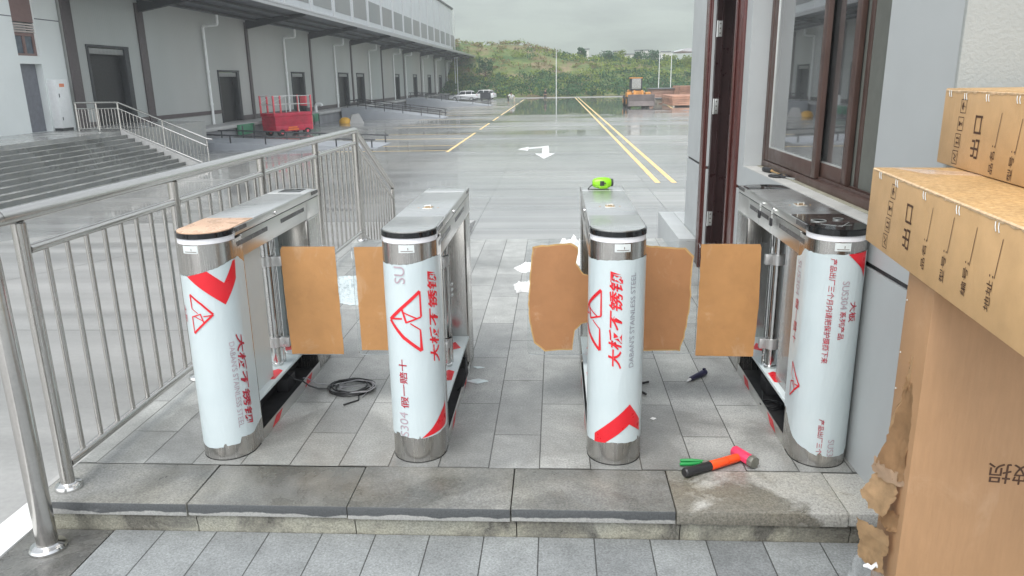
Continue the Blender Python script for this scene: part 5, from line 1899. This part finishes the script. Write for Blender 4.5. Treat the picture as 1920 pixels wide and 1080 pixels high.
def skin_mesh(name, joints, bones, mat, parent, lv=1):
    me = bpy.data.meshes.new(name)
    me.from_pydata([j[0] for j in joints], bones, [])
    o = link(name, me, mat, parent, smooth=False)
    sk = o.modifiers.new('skin', 'SKIN')
    sk.use_smooth_shade = True
    for v, j in zip(me.skin_vertices[0].data, joints):
        v.radius = (j[1], j[1] if len(j) < 3 else j[2])
        v.use_root = False
    me.skin_vertices[0].data[0].use_root = True
    ss = o.modifiers.new('smooth', 'SUBSURF')
    ss.levels = ss.render_levels = lv
    return o
def person(label, loc, rz, lean, shirt, trousers, group='people standing in the yard'):
    """lean: forward bend of the trunk in degrees, facing local -Y"""
    t = thing('person', label, 'person', loc, rz, group)
    a = R(lean)
    hip = Vector((0, 0, 0.92))
    d = Vector((0, -math.sin(a), math.cos(a)))
    f = Vector((0, -math.cos(a), -math.sin(a)))
    P_ = lambda s, x=0.0, q=0.0: tuple(hip + d * s + Vector((x, 0, 0)) + f * q)
    sh = 0.47
    hd = Vector(P_(0.68)) + Vector((0, -0.03, 0.02))
    arm_drop = 0.3 * math.cos(a)
    def arm(s):
        s0 = Vector(P_(sh, s * 0.17))
        e = s0 + Vector((s * 0.07, -0.10 * math.sin(a) + 0.02, -0.28))
        h = e + Vector((0, -0.14, -0.21))
        return s0, e, h
    (l0, l1, l2), (r0, r1, r2) = arm(-1), arm(1)
    j = [(tuple(hip), 0.125, 0.10), (P_(0.24), 0.115, 0.09), (P_(0.42), 0.13, 0.10), (P_(0.52), 0.06), (tuple(hd), 0.085, 0.10), (tuple(hd + d * 0.12), 0.075, 0.09)]
    bo = [(0, 1), (1, 2), (2, 3), (3, 4), (4, 5)]
    for s, (s0, e, h) in ((-1, (l0, l1, l2)), (1, (r0, r1, r2))):
        n = len(j)
        j += [(tuple(s0), 0.052), (tuple(e), 0.040), (tuple(h), 0.030), (tuple(h + Vector((0, -0.05, -0.08))), 0.028)]
        bo += [(2, n), (n, n + 1), (n + 1, n + 2), (n + 2, n + 3)]
        n = len(j)
        j += [((s * 0.10, 0.0, 0.84), 0.085), ((s * 0.11, -0.03, 0.48), 0.058), ((s * 0.115, 0.02, 0.09), 0.042), ((s * 0.125, -0.13, 0.035), 0.036)]
        bo += [(0, n), (n, n + 1), (n + 1, n + 2), (n + 2, n + 3)]
    skin_mesh('body', j, bo, 'skin', t)
    k = [(P_(-0.02), 0.16, 0.13), (P_(0.24), 0.15, 0.125), (P_(0.43), 0.165, 0.13)]
    kb = [(0, 1), (1, 2)]
    for s0, e, h in ((l0, l1, l2), (r0, r1, r2)):
        n = len(k)
        k += [(tuple(s0), 0.070), (tuple(e), 0.060), (tuple(e.lerp(h, 0.75)), 0.046)]
        kb += [(2, n), (n, n + 1), (n + 1, n + 2)]
    skin_mesh('shirt', k, kb, shirt, t)
    q = [((0, 0, 0.93), 0.14, 0.115)]
    qb = []
    for s in (-1, 1):
        n = len(q)
        q += [((s * 0.10, 0.0, 0.82), 0.098), ((s * 0.11, -0.03, 0.48), 0.072), ((s * 0.115, 0.015, 0.11), 0.058)]
        qb += [(0, n), (n, n + 1), (n + 1, n + 2)]
    skin_mesh('trousers', q, qb, trousers, t)
    b = MB()
    c_ = hd + d * 0.07 - f * 0.02
    b.lathe([(0.03, -0.10), (0.095, -0.05), (0.108, 0.02), (0.085, 0.085), (0.02, 0.112)], tuple(c_ - f * 0.015), 14)
    b.build('hair', 'hair', t)
person('person in white shirt and dark trousers bending forward towards a second person', (-7.3, 118.5, LOT), R(75), 48, 'shirt_white', 'cloth_dark')
person('person in white shirt and cream trousers bending beside the dark trousered one', (-6.15, 115.0, LOT), R(-60), 55, 'shirt_white', 'cloth_cream')
person('person in dark clothes standing upright alone on the wet yard', (-1.75, 128.0, LOT), R(10), 3, 'cloth_dark', 'cloth_dark')

# wheel loader, bucket towards us
ld = thing('wheel_loader', 'yellow wheel loader with a wide worn bucket facing the camera', 'loader', (9.75, 92.0, LOT), R(3))
b = MB()
b.prism([(-1.55, 0.16), (-1.95, 0.22), (-1.55, 0.75), (-1.50, 1.45), (-1.35, 1.5), (-0.9, 0.9), (-1.0, 0.3)], -1.5, 1.5, axis='x')
b.prism([(-1.62, 0.13), (-2.0, 0.2), (-1.55, 1.5), (-0.9, 0.95), (-1.0, 0.25)], -1.53, -1.46, axis='x')
b.prism([(-1.62, 0.13), (-2.0, 0.2), (-1.55, 1.5), (-0.9, 0.95), (-1.0, 0.25)], 1.46, 1.53, axis='x')
b.build('bucket', 'bucket', ld)
for s in (-0.45, 0.45):
    b = MB()
    b.prism([(-1.0, 0.6), (-0.8, 0.85), (0.9, 1.95), (1.2, 1.9), (1.2, 1.6), (0.2, 1.15)], s - 0.09, s + 0.09, axis='x', bev=0.02)
    b.build('lift_arm', 'loader_y', ld)
b = MB()
b.box(-0.62, 0.62, 0.5, 1.9, 0.75, 1.85, 0.05)
b.box(-0.75, 0.75, 1.9, 4.9, 0.8, 1.95, 0.10)
b.build('hull', 'loader_y', ld)
for s in (-1, 1):
    for y in (0.9, 3.7):
        w = bpy.data.objects.new('wheel', None)
        C.objects.link(w)
        w.parent = ld
        w.location = (s * 1.12, y, 0.68)
        b = MB()
        b.tube([(-0.26, 0, 0), (-0.22, 0, 0), (0.22, 0, 0), (0.26, 0, 0)], [0.56, 0.68, 0.68, 0.56], 22)
        b.build('tyre', 'rubber', w)
        b = MB()
        b.cyl((-0.275, 0, 0), (0.275, 0, 0), 0.33, 16)
        b.build('rim', 'loader_y', w)
    b = MB()
    b.prism([(0.15, 1.2), (0.25, 1.62), (0.55, 1.72), (1.35, 1.72), (1.65, 1.2), (1.6, 1.5), (1.35, 1.65), (0.55, 1.65), (0.3, 1.5)][:5], s * 1.12 - 0.28, s * 1.12 + 0.28, axis='x', bev=0.03)
    b.build('mudguard', 'loader_y', ld)
    b = MB()
    b.cyl((s * 0.62, 0.65, 1.75), (s * 0.62, 0.55, 1.75), 0.13, 12)
    b.build('headlight', 'plank', ld)
cab = bpy.data.objects.new('cab', None)
C.objects.link(cab)
cab.parent = ld
cab.location = (-0.12, 2.1, 1.951)
b = MB()
for x in (-0.60, 0.60):
    for y in (-0.55, 0.65):
        b.box(x - 0.06, x + 0.06, y - 0.06, y + 0.06, 0.0, 1.32)
b.box(-0.66, 0.66, -0.61, 0.71, -0.05, 0.12)
b.build('cab_frame', 'beam', cab)
b = MB()
b.box(-0.72, 0.72, -0.70, 0.80, 1.321, 1.46, 0.04)
b.build('cab_roof', 'loader_y', cab)
b = MB()
b.box(-0.53, 0.53, -0.56, -0.545, 0.125, 1.315)
b.box(-0.53, 0.53, 0.645, 0.66, 0.125, 1.315)
b.build('windscreen', 'window_glass', cab)

# stacks of bricks with sheets and planks
def stack(label, loc, dx, dy, dz, mat, rz=0, sheet=None):
    t = thing('brick_stack', label, 'brick stack', loc, rz, 'stacks of bricks and boards at the right of the yard')
    b = MB()
    n = max(3, int(dz / 0.22))
    rr = random.Random(int(dx * 100 + loc[1]))
    for k in range(n):
        z0, z1 = 0.14 + (dz - 0.14) * k / n, 0.14 + (dz - 0.14) * (k + 1) / n - 0.02
        o = rr.uniform(-0.06, 0.06)
        b.box(o, dx + o, rr.uniform(-0.05, 0.05), dy, z0, z1, 0.02)
    b.build('courses', mat, t)
    b = MB()
    for x in (0.1, dx / 2 - 0.1, dx - 0.3):
        b.box(x, x + 0.2, 0.02, dy - 0.02, 0.0, 0.135)
    b.build('bearer', 'plank', t)
    if sheet:
        b = MB()
        b.box(-0.2, dx + 0.2, -0.25, dy + 0.2, dz + 0.005, dz + 0.13, 0.03)
        b.build('cover_sheet', sheet, t)
stack('long low orange brick stack nearest to the guardhouse corner', (13.6, 92, LOT), 6, 9, 1.25, 'brick')
stack('tall orange brick stack rising behind the low one', (16.2, 103, LOT), 7, 7, 2.2, 'brick')
stack('pink brick stack under a dark sheet beside the loader', (13.2, 108, LOT), 5.5, 6, 1.75, 'brick2', 0, 'tarp')
stack('pale board stack with a dark sheet, in front of the pink bricks', (13.0, 101.5, LOT), 4.6, 3.0, 0.62, 'plank', 0, 'tarp')

# light poles
def pole(label, x, y, h, arm=0.0):
    t = thing('lamp_pole', label, 'lamp post', (x, y, LOT), 0, 'slender pale lamp posts round the yard')
    b = MB()
    b.tube([(0, 0, 0), (0, 0, 0.3), (0, 0, h)], [0.10, 0.075, 0.05], 10)
    b.build('pole', 'pvc', t)
    b = MB()
    b.box(-0.14, 0.14, -0.35, 0.35, h, h + 0.09, 0.02)
    b.build('lamp_head', 'zinc', t)
pole('slender lamp post nearest to the end of the warehouse', -19.6, 152, 7.6)
pole('slender lamp post just right of the one by the warehouse end', -18.4, 146, 7.4)
pole('slender lamp post standing alone before the green bank', 0.05, 131, 7.9)
pole('slender lamp post behind the brick stacks, near the loader', 18.2, 140, 7.6)
pole('slender lamp post behind the tall brick stack, farther from the loader', 20.3, 140, 7.6)

# canopy of a far shed peeking out past the guardhouse
sd_ = thing('far_shed', 'far shed with a grey canopy edge just showing past the guardhouse', 'building', (15.3, 98, LOT))
b = MB()
b.prism([(0.0, 6.45), (0.6, 6.75), (14, 7.1), (14, 6.9), (1.0, 6.35)], 0, 8, axis='y')
b.build('canopy', 'canopy_light', sd_)
b = MB()
b.box(7.0, 14, 0.5, 8, 0, 6.4)
b.build('wall', 'cladding', sd_)
for yy in (0.6, 7.4):
    b = MB()
    b.box(6.4, 6.7, yy - 0.15, yy + 0.15, 0, 6.45)
    b.build('post', 'beam', sd_)

# ================================================================== GREEN BANK, TREES, MOUNTAIN, HAZE
def ridge(x):
    pts = [(-60, 10.8), (-22, 9.8), (-16, 9.2), (-10.5, 9.0), (-4.8, 7.7), (0.9, 6.6), (6.6, 5.7), (12.3, 5.0), (18, 4.5), (27, 4.1), (70, 3.5)]
    return lerp_list(pts, x)
def hill_z(x, y):
    f = max(0.0, min(1.0, (y - 146.0) / 34.0))
    f = f * f * (3 - 2 * f) * 0.55 + f * 0.45
    back = max(0.0, (y - 185) / 60)
    n = noise.noise((x * 0.09, y * 0.09, 2.0)) * 1.0 + noise.noise((x * 0.3, y * 0.3, 5.0)) * 0.4
    return LOT - 0.05 + (ridge(x) - LOT) * f * (1 - min(0.6, back * 0.4)) + n * min(1, f * 3) * 0.8
b = MB()
nx, ny = 90, 40
xs = [-75 + 160 * i / nx for i in range(nx + 1)]
ysg = [145 + 90 * (j / ny) ** 1.15 for j in range(ny + 1)]
g = [[b.bm.verts.new((x, y, hill_z(x, y) if y > 145.5 else LOT - 0.06)) for x in xs] for y in ysg]
for a, c in zip(g, g[1:]):
    for k in range(nx):
        b.bm.faces.new((a[k], a[k + 1], c[k + 1], c[k]))
struct(b.build('hill', 'hill'))

def cards(centres, sizes, mats_idx, mats, name, parent=None, up_bias=0.0, seed=1, aspect=0.55, loc=None):
    """many small leaf-shaped faces, each bent along its length, in one mesh"""
    rs = np.random.RandomState(seed)
    n = len(centres)
    c = np.array(centres, float)
    d = rs.normal(size=(n, 3))
    d[:, 2] += up_bias
    d /= np.linalg.norm(d, axis=1)[:, None]
    r = rs.normal(size=(n, 3))
    s = np.cross(d, r)
    s /= np.linalg.norm(s, axis=1)[:, None]
    L = np.array(sizes, float)[:, None]
    nn = np.cross(d, s)
    v = np.empty((n, 4, 3))
    v[:, 0] = c - d * L * 0.5
    v[:, 1] = c + s * L * aspect * 0.5 + nn * L * 0.08
    v[:, 2] = c + d * L * 0.5
    v[:, 3] = c - s * L * aspect * 0.5 + nn * L * 0.08
    me = bpy.data.meshes.new(name)
    me.vertices.add(n * 4)
    me.vertices.foreach_set('co', v.reshape(-1))
    me.loops.add(n * 4)
    me.loops.foreach_set('vertex_index', np.arange(n * 4, dtype=np.int32))
    me.polygons.add(n)
    me.polygons.foreach_set('loop_start', np.arange(0, n * 4, 4, dtype=np.int32))
    me.polygons.foreach_set('material_index', np.array(mats_idx, np.int32))
    me.update(calc_edges=True)
    me.validate()
    return link(name, me, mats, parent, loc, smooth=False)

rs = np.random.RandomState(5)
cen, siz, mid = [], [], []
for k in range(1900):                       # bushes scattered over the bank
    x = rs.uniform(-48, 50)
    y = 146.6 + 44 * rs.rand() ** 1.25
    hz = hill_z(x, y)
    up = hz - LOT                           # height above the yard
    dry = noise.noise((x * 0.06, y * 0.10, 9.0)) + 0.5 * noise.noise((x * 0.2, y * 0.2, 3.0))
    lim = 3.6 + 0.9 * noise.noise((x * 0.10, 4.0, 1.0))
    if up < lim:
        mi, w, h, nl = 0, rs.uniform(1.0, 2.2), rs.uniform(0.9, 1.9), 34
        if rs.rand() < 0.10 + 0.20 * max(0, up / lim - 0.4):
            mi = 1
    elif up < lim + 1.3:
        mi, w, h, nl = (1 if rs.rand() < 0.88 else 0), rs.uniform(0.9, 1.8), rs.uniform(0.6, 1.2), 26
    elif dry > -0.10 and x < 9:
        if rs.rand() < 0.30:
            continue
        mi, w, h, nl = (2 if rs.rand() < 0.72 else 1), rs.uniform(0.7, 1.5), rs.uniform(0.5, 1.0), 20
    else:
        mi, w, h, nl = (1 if rs.rand() < 0.6 else 0), rs.uniform(0.9, 1.9), rs.uniform(0.7, 1.5), 26
    q = rs.normal(size=(nl, 3))
    q /= np.linalg.norm(q, axis=1)[:, None]
    q *= (rs.rand(nl, 1) ** 0.5)
    for p in q:
        cen.append((x + p[0] * w, y + p[1] * w, hz + 0.1 + (p[2] * 0.5 + 0.5) * h))
        siz.append(rs.uniform(0.25, 0.62))
        mid.append(mi)
o = cards(cen, siz, mid, ['leaf_dark', 'leaf_light', 'leaf_dry'], 'undergrowth', seed=3, up_bias=0.4)
struct(o, 'stuff')

def tree(label, x, y, h, w, mat, seed, grp='trees on the green bank'):
    z0 = hill_z(x, y) - (0.2 if y < 165 else 1.3)
    t = thing('tree', label, 'tree', (x, y, z0), 0, grp)
    rr = np.random.RandomState(seed)
    b = MB()
    b.tube([(0, 0, 0), (0.05, 0.03, h * 0.3), (-0.03, 0.06, h * 0.62), (0.02, 0.0, h * 0.85)], [0.16, 0.12, 0.07, 0.03], 8)
    tips = []
    for k in range(7):
        a = k * 2.4 + seed
        s0 = h * (0.28 + 0.08 * k)
        e = (math.cos(a) * w * 0.6, math.sin(a) * w * 0.6, s0 + h * 0.16)
        b.tube([(0, 0, s0), (e[0] * 0.5, e[1] * 0.5, s0 + h * 0.06), e], [0.06, 0.045, 0.02], 6)
        tips.append(e)
    b.build('trunk', 'bark', t)
    cc, ss, mm = [], [], []
    blobs = [(e, w * rr.uniform(0.34, 0.55)) for e in tips] + [((0, 0, h * 0.86), w * 0.5), ((0.2 * w, 0.1, h * 0.7), w * 0.55), ((-0.2 * w, -0.1, h * 0.6), w * 0.6)]
    for (e, r) in blobs:
        q = rr.normal(size=(95, 3))
        q /= np.linalg.norm(q, axis=1)[:, None]
        q *= rr.rand(95, 1) ** 0.4 * r
        for p in q:
            cc.append((e[0] + p[0], e[1] + p[1], max(h * 0.12, e[2] + p[2] * 0.9)))
            ss.append(rr.uniform(0.22, 0.5))
            mm.append(0)
    cards(cc, ss, mm, [mat], 'crown', t, seed=seed)
tree('dark round tree low on the bank near the warehouse end', -14.2, 157, 5.0, 2.0, 'leaf_dark', 1)
tree('dark tree on the ridge left of the pale house', 6.0, 182, 4.0, 1.3, 'leaf_dark', 2)
tree('low spreading tree on the ridge before the second pale house', 11.8, 180, 3.2, 2.0, 'leaf_dark', 3)
tree('bushy tree on the ridge between two pale houses', 14.6, 183, 3.6, 1.5, 'leaf_light', 4)
tree('grey green tree on the ridge above the loader', 18.6, 180, 3.8, 1.7, 'leaf_dark', 5)
tree('wide grey green tree on the ridge right of the loader', 22.0, 182, 4.2, 2.2, 'leaf_dark', 6)
tree('light tree on the ridge near the far lamp posts', 26.0, 182, 3.2, 1.8, 'leaf_light', 7)
tree('pale bushy tree on the bank just beside the guardhouse wall', 29.0, 172, 3.4, 2.0, 'leaf_light', 8)

def house(label, x, y, w, h, zb, rz):
    t = thing('distant_house', label, 'house', (x, y, zb), rz, 'pale houses in the mist beyond the bank')
    b = MB()
    b.box(-w / 2, w / 2, -3, 3, -8, h)
    b.build('wall', 'house', t)
    b = MB()
    b.box(-w / 2 - 0.3, w / 2 + 0.3, -3.3, 3.3, h + 0.01, h + 0.4)
    b.build('roof', 'canopy_under', t)
    for k in range(max(1, int(w / 2))):
        for f in range(max(1, int(h / 3))):
            b = MB()
            xx = -w / 2 + 0.8 + k * 1.8
            b.box(xx, xx + 0.8, -3.05, -2.99, 0.8 + 3 * f, 2.0 + 3 * f)
            b.build('window', 'dim_glass', t)
house('narrow pale house in the mist behind the dark ridge tree', 11.6, 325, 3.2, 7.2, 5.2, 0.05)
house('tall pale house in the mist between two ridge trees', 26.0, 330, 3.6, 7.5, 4.0, -0.1)
house('small pale house in the mist beside the tall one', 30.8, 335, 3.0, 5.2, 5.2, 0.1)
house('wide pale house in the mist behind the wide tree', 35.5, 330, 5.0, 5.5, 6.2, 0.0)
house('pale house in the mist nearest to the guardhouse wall', 44.5, 332, 6.5, 6.0, 5.0, 0.12)

# misty mountain behind everything
def mount_z(x, y):
    f = max(0.0, min(1.0, (y - 800) / 1300))
    rid = 285 + 40 * math.sin(x * 0.0015 + 0.9) + 25 * math.sin(x * 0.0041 + 2.0)
    n = noise.noise((x * 0.004, y * 0.004, 1.0)) * 45 + noise.noise((x * 0.013, y * 0.013, 2.0)) * 26 + noise.noise((x * 0.045, y * 0.045, 3.0)) * 9
    return -3 + (rid * (f ** 0.9)) + n * f
b = MB()
nx, ny = 220, 90
g = [[b.bm.verts.new((-2000 + 4000 * i / nx, 800 + 1500 * j / ny, mount_z(-2000 + 4000 * i / nx, 800 + 1500 * j / ny))) for i in range(nx + 1)] for j in range(ny + 1)]
for a, c in zip(g, g[1:]):
    for k in range(nx):
        b.bm.faces.new((a[k], a[k + 1], c[k + 1], c[k]))
struct(b.build('mountain', 'leaf_far'))

hz = bpy.data.materials.new('haze')
hz.use_nodes = True
hz.node_tree.nodes.remove(hz.node_tree.nodes['Principled BSDF'])
pv = hz.node_tree.nodes.new('ShaderNodeVolumePrincipled')
pv.inputs['Color'].default_value = (0.68, 0.715, 0.725, 1)
pv.inputs['Density'].default_value = 0.00105
pv.inputs['Anisotropy'].default_value = 0.0
hz.node_tree.links.new(pv.outputs[0], hz.node_tree.nodes['Material Output'].inputs['Volume'])
hz.cycles.homogeneous_volume = True
b = MB()
b.box(-2400, 2400, -70, 2500, -45, 400)
o = b.build('haze', hz, smooth=False)
struct(o, 'stuff')
